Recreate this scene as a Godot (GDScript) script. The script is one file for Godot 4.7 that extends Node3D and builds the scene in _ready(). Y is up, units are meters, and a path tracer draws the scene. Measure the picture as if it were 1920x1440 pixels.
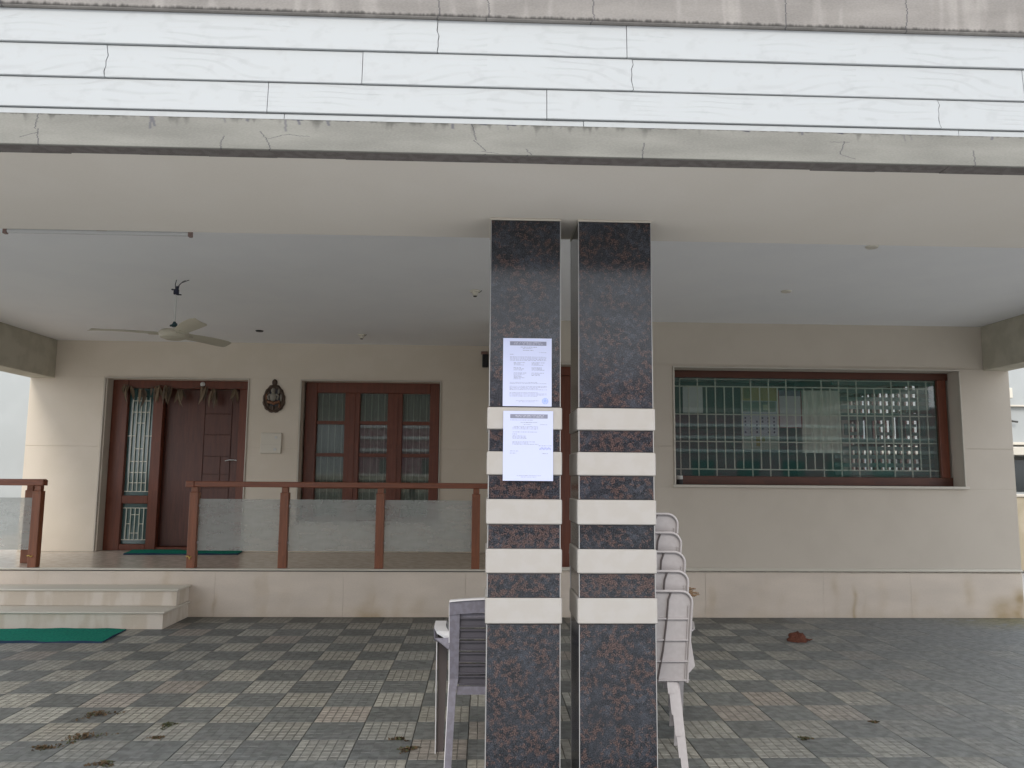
extends Node3D

# ---------------------------------------------------------------- mesh helpers
class MB:
	var v := PackedVector3Array()
	var n := PackedVector3Array()
	var uv := PackedVector2Array()
	var c := PackedColorArray()
	var col := Color(1, 1, 1)

	func tri(a: Vector3, b: Vector3, d: Vector3, nn: Vector3) -> void:
		if (b - a).cross(d - a).dot(nn) > 0.0:
			var t := b
			b = d
			d = t
		for p in [a, b, d]:
			v.append(p)
			n.append(nn)
			c.append(col)
			if absf(nn.y) > 0.7:
				uv.append(Vector2(p.x, p.z))
			elif absf(nn.x) > 0.7:
				uv.append(Vector2(p.z, -p.y))
			else:
				uv.append(Vector2(p.x, -p.y))

	func quad(a: Vector3, b: Vector3, d: Vector3, e: Vector3, outward := Vector3.ZERO) -> void:
		var nn := (b - a).cross(d - a)
		if nn.length() < 1e-12:
			nn = (d - a).cross(e - a)
		nn = nn.normalized()
		if outward != Vector3.ZERO and nn.dot(outward) < 0.0:
			nn = -nn
		tri(a, b, d, nn)
		tri(a, d, e, nn)

	func box(x0: float, x1: float, y0: float, y1: float, z0: float, z1: float, bev := 0.0) -> void:
		var lo := Vector3(minf(x0, x1), minf(y0, y1), minf(z0, z1))
		var hi := Vector3(maxf(x0, x1), maxf(y0, y1), maxf(z0, z1))
		obox(Transform3D(Basis(), (lo + hi) / 2.0), (hi - lo) / 2.0, bev)

	func obox(t: Transform3D, h: Vector3, bev := 0.0) -> void:
		var b := minf(bev, minf(h.x, minf(h.y, h.z)) * 0.95)
		for ax in 3:
			for s in [-1.0, 1.0]:
				var u := (ax + 1) % 3
				var w := (ax + 2) % 3
				var pts := []
				for k in [[-1, -1], [1, -1], [1, 1], [-1, 1]]:
					var p := Vector3.ZERO
					p[ax] = s * h[ax]
					p[u] = k[0] * (h[u] - b)
					p[w] = k[1] * (h[w] - b)
					pts.append(t * p)
				var o := Vector3.ZERO
				o[ax] = s
				quad(pts[0], pts[1], pts[2], pts[3], t.basis * o)
		if b > 0.0:
			for ax in 3:
				var u := (ax + 1) % 3
				var w := (ax + 2) % 3
				for su in [-1.0, 1.0]:
					for sw in [-1.0, 1.0]:
						var pts := []
						for k in [[-1, 0], [1, 0], [1, 1], [-1, 1]]:
							var p := Vector3.ZERO
							p[ax] = k[0] * (h[ax] - b)
							p[u] = su * (h[u] if k[1] == 0 else h[u] - b)
							p[w] = sw * (h[w] - b if k[1] == 0 else h[w])
							pts.append(t * p)
						var o := Vector3.ZERO
						o[u] = su
						o[w] = sw
						quad(pts[0], pts[1], pts[2], pts[3], t.basis * o)
			for sx in [-1.0, 1.0]:
				for sy in [-1.0, 1.0]:
					for sz in [-1.0, 1.0]:
						var q := Vector3(sx, sy, sz)
						var a := t * (q * Vector3(h.x, h.y - b, h.z - b))
						var d := t * (q * Vector3(h.x - b, h.y, h.z - b))
						var e := t * (q * Vector3(h.x - b, h.y - b, h.z))
						tri(a, d, e, (t.basis * q).normalized())

	func bar(p: Vector3, q: Vector3, w: float, d: float, bev := 0.0, side := Vector3(0, 0, 1)) -> void:
		var dir := (q - p).normalized()
		if absf(dir.dot(side)) > 0.95:
			side = Vector3(0, 1, 0)
		var sx := dir.cross(side).normalized()
		var sz := sx.cross(dir).normalized()
		obox(Transform3D(Basis(sx, dir, sz), (p + q) / 2.0), Vector3(w / 2, (q - p).length() / 2, d / 2), bev)

	# a ribbon of rectangular section swept along points
	func sweep(pts: Array, w: float, d: float, side: Vector3, w1 := -1.0) -> void:
		var rings := []
		for i in pts.size():
			var dir: Vector3 = (pts[mini(i + 1, pts.size() - 1)] - pts[maxi(i - 1, 0)]).normalized()
			var nn := dir.cross(side).normalized()
			var ww: float = w if w1 < 0.0 else lerpf(w, w1, float(i) / (pts.size() - 1))
			var p: Vector3 = pts[i]
			rings.append([p + side * ww / 2 + nn * d / 2, p - side * ww / 2 + nn * d / 2, p - side * ww / 2 - nn * d / 2, p + side * ww / 2 - nn * d / 2])
		for i in pts.size() - 1:
			var mid: Vector3 = (pts[i] + pts[i + 1]) / 2.0
			for k in 4:
				var a: Vector3 = rings[i][k]
				var b: Vector3 = rings[i][(k + 1) % 4]
				var e: Vector3 = rings[i + 1][(k + 1) % 4]
				var f: Vector3 = rings[i + 1][k]
				quad(a, b, e, f, (a + b + e + f) / 4.0 - mid)
		for i in [0, pts.size() - 1]:
			var out: Vector3 = (pts[0] - pts[1]) if i == 0 else (pts[i] - pts[i - 1])
			quad(rings[i][0], rings[i][1], rings[i][2], rings[i][3], out)

	func tube(pts: Array, r: float, seg := 6, r1 := -1.0) -> void:
		var rings := []
		var side := Vector3(0.31, 0.22, 0.92)
		for i in pts.size():
			var dir: Vector3 = (pts[mini(i + 1, pts.size() - 1)] - pts[maxi(i - 1, 0)]).normalized()
			var a := dir.cross(side).normalized()
			var b := dir.cross(a).normalized()
			var rr: float = r if r1 < 0.0 else lerpf(r, r1, float(i) / (pts.size() - 1))
			var ring := []
			for k in seg:
				var an := TAU * k / seg
				ring.append([pts[i] + (a * cos(an) + b * sin(an)) * rr, a * cos(an) + b * sin(an)])
			rings.append(ring)
		for i in pts.size() - 1:
			for k in seg:
				var q := [rings[i][k], rings[i][(k + 1) % seg], rings[i + 1][(k + 1) % seg], rings[i + 1][k]]
				stri(q[0], q[1], q[2])
				stri(q[0], q[2], q[3])
		for i in [0, pts.size() - 1]:
			var out: Vector3 = ((pts[0] - pts[1]) if i == 0 else (pts[i] - pts[i - 1])).normalized()
			for k in seg:
				tri(pts[i], rings[i][k][0], rings[i][(k + 1) % seg][0], out)

	func stri(a: Array, b: Array, d: Array) -> void:
		var nn: Vector3 = a[1] + b[1] + d[1]
		var q := [a, b, d]
		if ((b[0] - a[0]) as Vector3).cross(d[0] - a[0]).dot(nn) > 0.0:
			q = [a, d, b]
		for p in q:
			v.append(p[0])
			n.append(p[1])
			c.append(col)
			uv.append(Vector2(p[0].x, -p[0].y))

	# profile: [radius, y] from bottom to top around the y axis at o
	func lathe(o: Vector3, prof: Array, seg := 20) -> void:
		for i in prof.size() - 1:
			var d := Vector2(prof[i + 1][0] - prof[i][0], prof[i + 1][1] - prof[i][1])
			var nr := Vector2(d.y, -d.x).normalized()
			for k in seg:
				var q := []
				for j in [[i, k], [i, k + 1], [i + 1, k + 1], [i + 1, k]]:
					var an: float = TAU * j[1] / seg
					q.append([o + Vector3(cos(an) * prof[j[0]][0], prof[j[0]][1], sin(an) * prof[j[0]][0]), Vector3(cos(an) * nr.x, nr.y, sin(an) * nr.x)])
				if prof[i][0] > 0.0:
					stri(q[0], q[1], q[2])
				if prof[i + 1][0] > 0.0:
					stri(q[0], q[2], q[3])

	# polygon in x,y extruded from z0 to z1
	func prism(poly: PackedVector2Array, z0: float, z1: float, t := Transform3D()) -> void:
		var idx := Geometry2D.triangulate_polygon(poly)
		for s in [[z0, -1.0], [z1, 1.0]]:
			for i in range(0, idx.size(), 3):
				var q := []
				for k in 3:
					q.append(t * Vector3(poly[idx[i + k]].x, poly[idx[i + k]].y, s[0]))
				tri(q[0], q[1], q[2], (t.basis * Vector3(0, 0, s[1])).normalized())
		var area := 0.0
		for i in poly.size():
			area += poly[i].cross(poly[(i + 1) % poly.size()])
		for i in poly.size():
			var a := poly[i]
			var b := poly[(i + 1) % poly.size()]
			var o := Vector2(b.y - a.y, a.x - b.x) * signf(area)
			quad(t * Vector3(a.x, a.y, z0), t * Vector3(b.x, b.y, z0), t * Vector3(b.x, b.y, z1), t * Vector3(a.x, a.y, z1), t.basis * Vector3(o.x, o.y, 0))

	# a grid of points, smooth shaded; pts[row][col]
	func sheet(pts: Array) -> void:
		var rows := pts.size()
		var cols: int = pts[0].size()
		var nn := []
		for i in rows:
			var r := []
			for j in cols:
				var du: Vector3 = pts[i][mini(j + 1, cols - 1)] - pts[i][maxi(j - 1, 0)]
				var dv: Vector3 = pts[mini(i + 1, rows - 1)][j] - pts[maxi(i - 1, 0)][j]
				r.append(du.cross(dv).normalized())
			nn.append(r)
		for i in rows - 1:
			for j in cols - 1:
				var q := []
				for k in [[0, 0], [0, 1], [1, 1], [1, 0]]:
					q.append([pts[i + k[0]][j + k[1]], nn[i + k[0]][j + k[1]]])
				stri(q[0], q[1], q[2])
				stri(q[0], q[2], q[3])

	func mesh() -> ArrayMesh:
		var a := []
		a.resize(Mesh.ARRAY_MAX)
		a[Mesh.ARRAY_VERTEX] = v
		a[Mesh.ARRAY_NORMAL] = n
		a[Mesh.ARRAY_TEX_UV] = uv
		a[Mesh.ARRAY_COLOR] = c
		var m := ArrayMesh.new()
		m.add_surface_from_arrays(Mesh.PRIMITIVE_TRIANGLES, a)
		return m

var taken := {}
var rng := RandomNumberGenerator.new()
var M := {}

func numbered(called: String) -> String:
	taken[called] = taken.get(called, -1) + 1
	return called if taken[called] == 0 else "%s_%03d" % [called, taken[called]]

func put(called: String, m, mat: Material, parent: Node = self) -> MeshInstance3D:
	var o := MeshInstance3D.new()
	o.name = numbered(called) if parent == self else called
	o.mesh = m.mesh() if m is MB else m
	o.material_override = mat
	parent.add_child(o, true)
	return o

func part(called: String, parent: Node) -> Node3D:
	var o := Node3D.new()
	o.name = called
	parent.add_child(o, true)
	return o

func tag(o: Node, label: String, category := "", group := "", kind := "") -> Node:
	if label: o.set_meta("label", label)
	if category: o.set_meta("category", category)
	if group: o.set_meta("group", group)
	if kind: o.set_meta("kind", kind)
	return o

func thing(called: String, label: String, category: String, at := Vector3.ZERO, group := "") -> Node3D:
	var o := Node3D.new()
	o.name = numbered(called)
	add_child(o)
	o.position = at
	tag(o, label, category, group)
	return o

func pbox(called: String, parent: Node, mat: Material, x0: float, x1: float, y0: float, y1: float, z0: float, z1: float, bev := 0.0) -> MeshInstance3D:
	var m := MB.new()
	m.box(x0, x1, y0, y1, z0, z1, bev)
	return put(called, m, mat, parent)

# ---------------------------------------------------------------- materials
func lin(r: float, g: float, b: float) -> Color:
	return Color(r, g, b).linear_to_srgb()

func mat(c: Color, rough := 0.7, spec := 0.5) -> StandardMaterial3D:
	var m := StandardMaterial3D.new()
	m.albedo_color = c
	m.roughness = rough
	m.metallic_specular = spec
	return m

func noise(freq: float, sd: int, kind := FastNoiseLite.TYPE_SIMPLEX_SMOOTH, oct := 3) -> FastNoiseLite:
	var f := FastNoiseLite.new()
	f.noise_type = kind
	f.frequency = freq
	f.seed = sd
	f.fractal_type = FastNoiseLite.FRACTAL_FBM if oct > 1 else FastNoiseLite.FRACTAL_NONE
	f.fractal_octaves = oct
	return f

func grey(f: FastNoiseLite, w: int, h: int) -> PackedByteArray:
	var im := f.get_seamless_image(w, h, false, false, 0.12)
	im.convert(Image.FORMAT_L8)
	return im.get_data()

func make_image(w: int, h: int, data: PackedByteArray) -> ImageTexture:
	return ImageTexture.create_from_image(Image.create_from_data(w, h, false, Image.FORMAT_RGB8, data))

# mottled colour texture: two tones plus fine grain, sRGB bytes
func mottle(a: Color, b: Color, grain: float, f1: float, sd: int, w := 512, stretch := 1) -> ImageTexture:
	var n1 := grey(noise(f1, sd, FastNoiseLite.TYPE_SIMPLEX_SMOOTH, 4), w, w / stretch)
	var n2 := grey(noise(0.35, sd + 5, FastNoiseLite.TYPE_SIMPLEX_SMOOTH, 2), w, w / stretch)
	var d := PackedByteArray()
	d.resize(n1.size() * 3)
	for i in n1.size():
		var t := smoothstep(0.3, 0.7, n1[i] / 255.0)
		var g := 1.0 + grain * (n2[i] / 127.5 - 1.0)
		d[i * 3] = clampi(int(lerpf(a.r, b.r, t) * g * 255.0), 0, 255)
		d[i * 3 + 1] = clampi(int(lerpf(a.g, b.g, t) * g * 255.0), 0, 255)
		d[i * 3 + 2] = clampi(int(lerpf(a.b, b.b, t) * g * 255.0), 0, 255)
	return make_image(w, w / stretch, d)

func triplanar(m: StandardMaterial3D, scale: Vector3, world := true) -> StandardMaterial3D:
	m.uv1_triplanar = true
	m.uv1_world_triplanar = world
	m.uv1_scale = scale
	m.uv1_triplanar_sharpness = 8.0
	return m

func granite(sd: int, red: float) -> StandardMaterial3D:
	var w := 1024
	var n1 := grey(noise(0.006, sd, FastNoiseLite.TYPE_SIMPLEX_SMOOTH, 3), w, w)
	var n2 := grey(noise(0.028, sd + 1, FastNoiseLite.TYPE_SIMPLEX_SMOOTH, 4), w, w)
	var cf := noise(0.05, sd + 2, FastNoiseLite.TYPE_CELLULAR, 1)
	cf.cellular_return_type = FastNoiseLite.RETURN_CELL_VALUE
	cf.domain_warp_enabled = true
	cf.domain_warp_amplitude = 14.0
	cf.domain_warp_frequency = 0.05
	var n3 := grey(cf, w, w)
	var n4 := grey(noise(0.12, sd + 3, FastNoiseLite.TYPE_SIMPLEX_SMOOTH, 3), w, w)
	var d := PackedByteArray()
	d.resize(w * w * 3)
	for i in w * w:
		var big := n1[i] / 255.0
		var mid := n2[i] / 255.0
		var cell := n3[i] / 255.0
		var fine := smoothstep(0.05, 0.95, n4[i] / 255.0)
		var k := smoothstep(0.50 - red, 0.68 - red, mid * 0.52 + big * 0.30 + cell * 0.18 + (fine - 0.5) * 0.16)
		var base := Vector3(0.190, 0.202, 0.228) * (0.40 + 0.75 * fine + 0.55 * (1.0 - big) * (0.4 + cell))
		var pink := Vector3(0.37, 0.290, 0.272) * (0.55 + 0.80 * fine)
		var q := base.lerp(pink, k * 0.76)
		q *= 0.92
		d[i * 3] = clampi(int(q.x * 255.0), 0, 255)
		d[i * 3 + 1] = clampi(int(q.y * 255.0), 0, 255)
		d[i * 3 + 2] = clampi(int(q.z * 255.0), 0, 255)
	var m := mat(Color.WHITE, 0.16, 0.45)
	m.albedo_texture = make_image(w, w, d)
	return triplanar(m, Vector3.ONE * 1.15)

func wood(a: Color, b: Color, rough: float, sd: int, along_y := true) -> StandardMaterial3D:
	var w := 512
	var f := noise(0.004, sd, FastNoiseLite.TYPE_SIMPLEX_SMOOTH, 3)
	var g := noise(0.02, sd + 1, FastNoiseLite.TYPE_SIMPLEX_SMOOTH, 2)
	var d := PackedByteArray()
	d.resize(w * w * 3)
	for y in w:
		for x in w:
			var u := x if along_y else y
			var l := y if along_y else x
			var t := f.get_noise_2d(u * 6.0, l * 0.5) * 0.9 + 0.35 * sin(u * 0.42 + 9.0 * f.get_noise_2d(u * 1.5, l * 0.6)) * 0.5 + g.get_noise_2d(u * 9.0, l * 0.4) * 0.5
			t = clampf(t * 0.7 + 0.5, 0, 1)
			var q := a.lerp(b, t)
			var i := (y * w + x) * 3
			d[i] = int(q.r * 255)
			d[i + 1] = int(q.g * 255)
			d[i + 2] = int(q.b * 255)
	var m := mat(Color.WHITE, rough, 0.5)
	m.albedo_texture = make_image(w, w, d)
	return triplanar(m, Vector3.ONE * 1.7)

func siding_material() -> StandardMaterial3D:
	var w := 1024
	var h := 256
	var f := noise(0.0035, 71, FastNoiseLite.TYPE_SIMPLEX_SMOOTH, 2)
	var dirt := noise(0.012, 72, FastNoiseLite.TYPE_SIMPLEX_SMOOTH, 4)
	var hm := Image.create(w, h, false, Image.FORMAT_L8)
	var d := PackedByteArray()
	d.resize(w * h * 3)
	for y in h:
		for x in w:
			# blend two copies so the grain repeats without a seam along the board
			var s := smoothstep(0.0, 1.0, clampf((x - w * 0.8) / (w * 0.2), 0, 1))
			var p := f.get_noise_2d(x * 0.55, y * 1.3) * (1.0 - s) + f.get_noise_2d((x - w) * 0.55, y * 1.3) * s
			var q := dirt.get_noise_2d(x, y * 1.5) * (1.0 - s) + dirt.get_noise_2d(x - w, y * 1.5) * s
			var g := sin(p * 13.0 + y * 0.30)
			var line := smoothstep(0.35, 1.0, g) * smoothstep(-0.15, 0.45, dirt.get_noise_2d(x * 0.25 + 500.0, y * 0.5))
			hm.set_pixel(x, y, Color(1, 1, 1) * clampf(0.8 - 0.8 * line, 0, 1))
			var k := 0.885 - 0.032 * maxf(line, 0.0) - 0.025 * smoothstep(0.15, 0.6, q)
			var i := (y * w + x) * 3
			d[i] = int(k * 202)
			d[i + 1] = int(k * 206)
			d[i + 2] = int(k * 208)
	hm.bump_map_to_normal_map(1.5)
	var m := mat(Color.WHITE, 0.6, 0.4)
	m.albedo_texture = make_image(w, h, d)
	m.normal_enabled = true
	m.normal_texture = ImageTexture.create_from_image(hm)
	m.normal_scale = 0.28
	m.uv1_scale = Vector3(0.75, 2.7, 1)
	return m

func line_on(im: Image, a: Vector2, b: Vector2, c: Color, wid: float, jag: float) -> void:
	var steps := int((b - a).length()) + 1
	var off := 0.0
	for i in steps + 1:
		var p := a.lerp(b, float(i) / steps)
		off = clampf(off + rng.randf_range(-jag, jag), -3.5, 3.5)
		var nn := (b - a).normalized().orthogonal()
		p += nn * off
		var r := int(ceil(wid))
		for dy in range(-r, r + 1):
			for dx in range(-r, r + 1):
				var x := int(p.x) + dx
				var y := int(p.y) + dy
				if x < 0 or y < 0 or x >= im.get_width() or y >= im.get_height():
					continue
				var k := clampf(wid + 0.5 - Vector2(dx, dy).length(), 0, 1)
				im.set_pixel(x, y, im.get_pixel(x, y).lerp(c, k * c.a))

# weathered cement band: covers x -3.2..3.2, the height of the band; dirt runs down from its top edge
func band_material(base: Color, sd: int, y_top: float, y_bot: float, upper: bool) -> StandardMaterial3D:
	var w := 2048
	var h := 96
	var n1 := noise(0.006, sd, FastNoiseLite.TYPE_SIMPLEX_SMOOTH, 4)
	var n2 := noise(0.25, sd + 1, FastNoiseLite.TYPE_SIMPLEX_SMOOTH, 2)
	var run := noise(0.03, sd + 2, FastNoiseLite.TYPE_SIMPLEX_SMOOTH, 3)
	var im := Image.create(w, h, false, Image.FORMAT_RGB8)
	for y in h:
		for x in w:
			var k := 1.0 + 0.10 * n1.get_noise_2d(x, y * 2) + 0.05 * n2.get_noise_2d(x, y)
			var s := run.get_noise_2d(x, y * 0.08)
			var t := float(y) / h
			if upper:
				k += 0.10 * smoothstep(0.1, 0.55, s)
				var edge := 0.955 + 0.035 * run.get_noise_2d(x * 4.0, 40.0) + 0.02 * n2.get_noise_2d(x, 7.0)
				k *= 1.0 - 0.5 * smoothstep(edge - 0.06, edge + 0.03, t)
			else:
				var reach := clampf(0.20 + 0.55 * run.get_noise_2d(x * 1.6, 11.0) + 0.25 * n2.get_noise_2d(x * 0.6, 3.0), 0.04, 0.9)
				var fade := 1.0 - smoothstep(0.0, reach, t)
				k *= 1.0 - 0.26 * fade * fade * smoothstep(-0.1, 0.5, s)
				k *= 1.0 - 0.35 * (1.0 - smoothstep(0.0, maxf(0.006, 0.035 + 0.05 * n2.get_noise_2d(x * 0.4, 9.0)), t))
			im.set_pixel(x, y, Color(base.r * k, base.g * k, base.b * k))
	var dark := Color(0.25, 0.25, 0.27, 0.75)
	if upper:
		for q in [[-1.69, -1.69], [-0.18, -0.17], [-0.005, 0.01], [0.37, 0.38], [1.085, 1.08], [1.53, 1.52]]:
			line_on(im, Vector2((q[0] + 3.2) / 6.4 * w, 0), Vector2((q[1] + 3.2) / 6.4 * w, h), dark, 0.5, 0.35)
	else:
		for i in 26:
			var x := rng.randf_range(0.0, w)
			line_on(im, Vector2(x, 0), Vector2(x + rng.randf_range(-2, 2), rng.randf_range(8, 46)), Color(0.36, 0.36, 0.39, 0.35), rng.randf_range(0.6, 1.8), 0.3)
		for i in 9:
			var x := rng.randf_range(0.0, w)
			line_on(im, Vector2(x, 1), Vector2(x + rng.randf_range(5, 16), rng.randf_range(2, 5)), Color(0.2, 0.2, 0.26, 0.8), rng.randf_range(0.8, 2.2), 0.4)
		for q in [[-1.53, 0.0, -1.53, 0.5], [-1.53, 0.5, -1.53, 1.0], [-1.53, 0.62, -1.59, 0.78], [-0.777, 0.42, -0.755, 0.66], [-0.755, 0.66, -0.747, 1.0], [-0.75, 0.66, -0.68, 0.50], [-0.68, 0.5, -0.61, 0.52],
				[-0.049, 0.0, -0.041, 0.55], [-0.041, 0.55, -0.012, 0.9], [-0.012, 0.9, 0.04, 0.98], [0.555, 0.5, 0.545, 1.0], [1.27, 0.30, 1.255, 0.72], [1.255, 0.72, 1.31, 0.86], [1.22, 0.32, 1.29, 0.30], [1.74, 0.5, 1.742, 1.0], [0.14, 0.8, 0.15, 1.0], [-0.9, 0.6, -0.905, 1.0]]:
			line_on(im, Vector2((q[0] + 3.2) / 6.4 * w, q[1] * h), Vector2((q[2] + 3.2) / 6.4 * w, q[3] * h), dark, 0.45, 0.5)
	var m := mat(Color.WHITE, 0.85, 0.3)
	m.albedo_texture = ImageTexture.create_from_image(im)
	m.uv1_scale = Vector3(1.0 / 6.4, 1.0 / (y_top - y_bot), 1)
	m.uv1_offset = Vector3(0.5, y_top / (y_top - y_bot), 0)
	return m

# print of a typed notice: a grey heading bar, rows of small type too small to read, a stamp or a signature
func plinth_material() -> StandardMaterial3D:
	var w := 2048
	var h := 96
	var n1 := noise(0.008, 95, FastNoiseLite.TYPE_SIMPLEX_SMOOTH, 4)
	var n2 := noise(0.3, 96, FastNoiseLite.TYPE_SIMPLEX_SMOOTH, 2)
	var n3 := noise(0.02, 97, FastNoiseLite.TYPE_SIMPLEX_SMOOTH, 3)
	var marks := []
	for q in [[3.57, 0.035, 0.0, 0.5, 0.10], [3.76, 0.02, 0.25, 1.0, 0.22], [4.05, 0.05, 0.1, 0.8, 0.06], [4.95, 0.05, 0.0, 0.7, 0.10], [5.28, 0.12, 0.5, 1.0, 0.2], [5.46, 0.06, 0.3, 1.0, 0.3], [-2.76, 0.06, 0.55, 1.0, 0.13], [-2.60, 0.02, 0.5, 0.9, 0.16], [-1.12, 0.10, 0.7, 1.0, 0.16], [-1.0, 0.06, 0.75, 1.0, 0.14], [2.3, 0.04, 0.2, 0.9, 0.07], [1.5, 0.06, 0.4, 1.0, 0.08], [-0.6, 0.06, 0.5, 1.0, 0.06]]:
		marks.append(q)
	for i in 40:
		marks.append([rng.randf_range(-6.5, 5.4), rng.randf_range(0.01, 0.08), rng.randf_range(-0.2, 0.5), rng.randf_range(0.5, 1.1), rng.randf_range(0.015, 0.055)])
	var im := Image.create(w, h, false, Image.FORMAT_RGB8)
	for x in w:
		var wx := -7.0 + 12.52 * x / w
		var near := []
		for q in marks:
			if absf(wx - q[0]) < q[1] * 2.5:
				near.append(q)
		for y in h:
			var t := float(y) / h
			var k := 1.0 + 0.045 * n1.get_noise_2d(x, y * 2.0) + 0.02 * n2.get_noise_2d(x, y)
			var st := 0.05 * smoothstep(0.75, 1.0, t + 0.25 * n3.get_noise_2d(x, 5.0))
			for q in near:
				var g := exp(-pow((wx - q[0] + 0.012 * sin(t * 9.0)) / q[1], 2.0))
				st += g * q[4] * smoothstep(q[2] - 0.1, q[2] + 0.25, t) * (1.0 - 0.7 * smoothstep(q[3] - 0.2, q[3] + 0.1, t) if q[3] < 0.95 else 1.0) * (1.0 + 0.8 * n3.get_noise_2d(x, y))
			st = clampf(st * 0.6, 0, 0.4)
			im.set_pixel(x, y, Color(0.835 * k * (1.0 - 0.75 * st), 0.785 * k * (1.0 - 1.0 * st), 0.73 * k * (1.0 - 1.5 * st)))
	var m := mat(Color.WHITE, 0.5, 0.5)
	m.albedo_texture = ImageTexture.create_from_image(im)
	m.uv1_scale = Vector3(1.0 / 12.52, 1.0 / 0.436, 1)
	m.uv1_offset = Vector3(7.0 / 12.52, 1.0, 0)
	return m

func notice_image(second: bool) -> ImageTexture:
	var w := 420
	var h := 594
	var im := Image.create(w, h, false, Image.FORMAT_RGB8)
	im.fill(Color(0.775, 0.80, 0.92))
	var ink := Color(0.25, 0.26, 0.33)
	var row := func(x0: int, x1: int, y: int, weight: float) -> void:
		var x := x0
		while x < x1:
			var word := rng.randi_range(6, 22)
			for xx in range(x, mini(x + word, x1)):
				if rng.randf() < 0.72:
					for yy in 4:
						im.set_pixel(xx, y + yy, Color(0.775, 0.80, 0.92).lerp(ink, weight * rng.randf_range(0.6, 1.0)))
			x += word + 4
	var top := 28
	im.fill_rect(Rect2i(58, top, 316, 36), Color(0.52, 0.53, 0.60))
	for i in 90:
		im.fill_rect(Rect2i(rng.randi_range(92, 340), top + 8 + 12 * (i % 2), rng.randi_range(2, 6), 5), Color(0.75, 0.76, 0.83))
	if not second:
		row.call(150, 290, 76, 0.9)
		row.call(170, 255, 88, 0.8)
		row.call(172, 262, 104, 1.0)
		row.call(310, 376, 122, 0.8)
		row.call(58, 92, 140, 0.9)
		for y in [162, 172, 182, 192]:
			row.call(60, 372, y, 0.75)
		for y in [212, 222, 232, 256, 266, 276, 302, 312, 322]:
			row.call(92, rng.randi_range(150, 210), y, 0.9)
			row.call(246, rng.randi_range(300, 366), y, 0.9)
		for y in [334, 344, 354]:
			row.call(92, rng.randi_range(140, 200), y, 0.9)
		for y in [384, 394, 418, 428, 438, 448, 474, 484, 494, 504]:
			row.call(58, 380 if y % 3 else 300, y, 0.7)
		row.call(112, 312, 544, 0.6)
		row.call(136, 270, 554, 0.6)
		for k in 2600:
			var r := sqrt(rng.randf()) * 27.0
			var an := rng.randf() * TAU
			if (r > 21 or r < 12 or fmod(an, 0.8) < 0.4):
				im.set_pixel(int(364 + r * cos(an)), int(548 + r * sin(an)), Color(0.52, 0.62, 0.90))
	else:
		row.call(60, 250, 76, 0.8)
		row.call(146, 290, 96, 1.0)
		row.call(172, 236, 114, 0.8)
		row.call(310, 370, 114, 0.8)
		for y in [132, 142, 152]:
			row.call(78, 292, y, 0.7)
		row.call(78, 292, 178, 0.8)
		row.call(78, 118, 196, 1.0)
		for y in [212, 222, 232, 262, 272, 282]:
			row.call(78, rng.randi_range(180, 296), y, 0.75)
		row.call(300, 408, 294, 0.9)
		row.call(58, 126, 340, 0.8)
		row.call(330, 376, 360, 0.8)
		row.call(58, 110, 358, 0.8)
		row.call(118, 318, 548, 0.6)
		row.call(150, 280, 560, 0.6)
		var p := Vector2(306, 322)
		for k in 70:
			var q := Vector2(306 + k * 1.4, 320 + 9 * sin(k * 0.9) + 4 * sin(k * 0.31))
			line_on(im, p, q, Color(0.32, 0.36, 0.72, 0.8), 0.7, 0.0)
			p = q
	return ImageTexture.create_from_image(im)

func calendar_image() -> ImageTexture:
	var w := 160
	var h := 270
	var im := Image.create(w, h, false, Image.FORMAT_RGB8)
	im.fill(Color(0.78, 0.80, 0.84))
	im.fill_rect(Rect2i(0, 0, w, 62), Color(0.66, 0.63, 0.34))
	im.fill_rect(Rect2i(12, 8, 30, 44), Color(0.42, 0.46, 0.22))
	im.fill_rect(Rect2i(8, 64, w - 16, 44), Color(0.45, 0.53, 0.47))
	im.fill_rect(Rect2i(96, 78, 26, 24), Color(0.72, 0.74, 0.62))
	for r in 5:
		for c in 6:
			if rng.randf() < 0.85:
				im.fill_rect(Rect2i(14 + c * 25, 132 + r * 15, 7, 8), Color(0.25, 0.27, 0.40))
	im.fill_rect(Rect2i(0, 212, w, 58), Color(0.66, 0.70, 0.64))
	im.fill_rect(Rect2i(62, 216, 20, 40), Color(0.58, 0.56, 0.22))
	im.fill_rect(Rect2i(88, 218, 12, 20), Color(0.58, 0.56, 0.22))
	return ImageTexture.create_from_image(im)

func glass(tint: Color, alpha := 0.12, rough := 0.02) -> StandardMaterial3D:
	var m := mat(Color(tint.r, tint.g, tint.b, alpha), rough, 0.6)
	m.transparency = BaseMaterial3D.TRANSPARENCY_ALPHA
	return m

func dusty_glass() -> StandardMaterial3D:
	var w := 256
	var f := noise(0.012, 31, FastNoiseLite.TYPE_SIMPLEX_SMOOTH, 4)
	var g := noise(0.05, 33, FastNoiseLite.TYPE_SIMPLEX_SMOOTH, 2)
	var im := Image.create(w, w, false, Image.FORMAT_RGBA8)
	for y in w:
		for x in w:
			var a := 0.44 + 0.11 * f.get_noise_2d(x * 0.6, y * 1.4) + 0.02 * g.get_noise_2d(x * 2.0, y * 0.3)
			im.set_pixel(x, y, Color(0.69, 0.70, 0.68, clampf(a, 0.3, 0.75)))
	var m := mat(Color.WHITE, 0.35, 0.5)
	m.albedo_texture = ImageTexture.create_from_image(im)
	m.transparency = BaseMaterial3D.TRANSPARENCY_ALPHA
	m.uv1_scale = Vector3(1.1, 1.9, 1)
	return m

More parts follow.
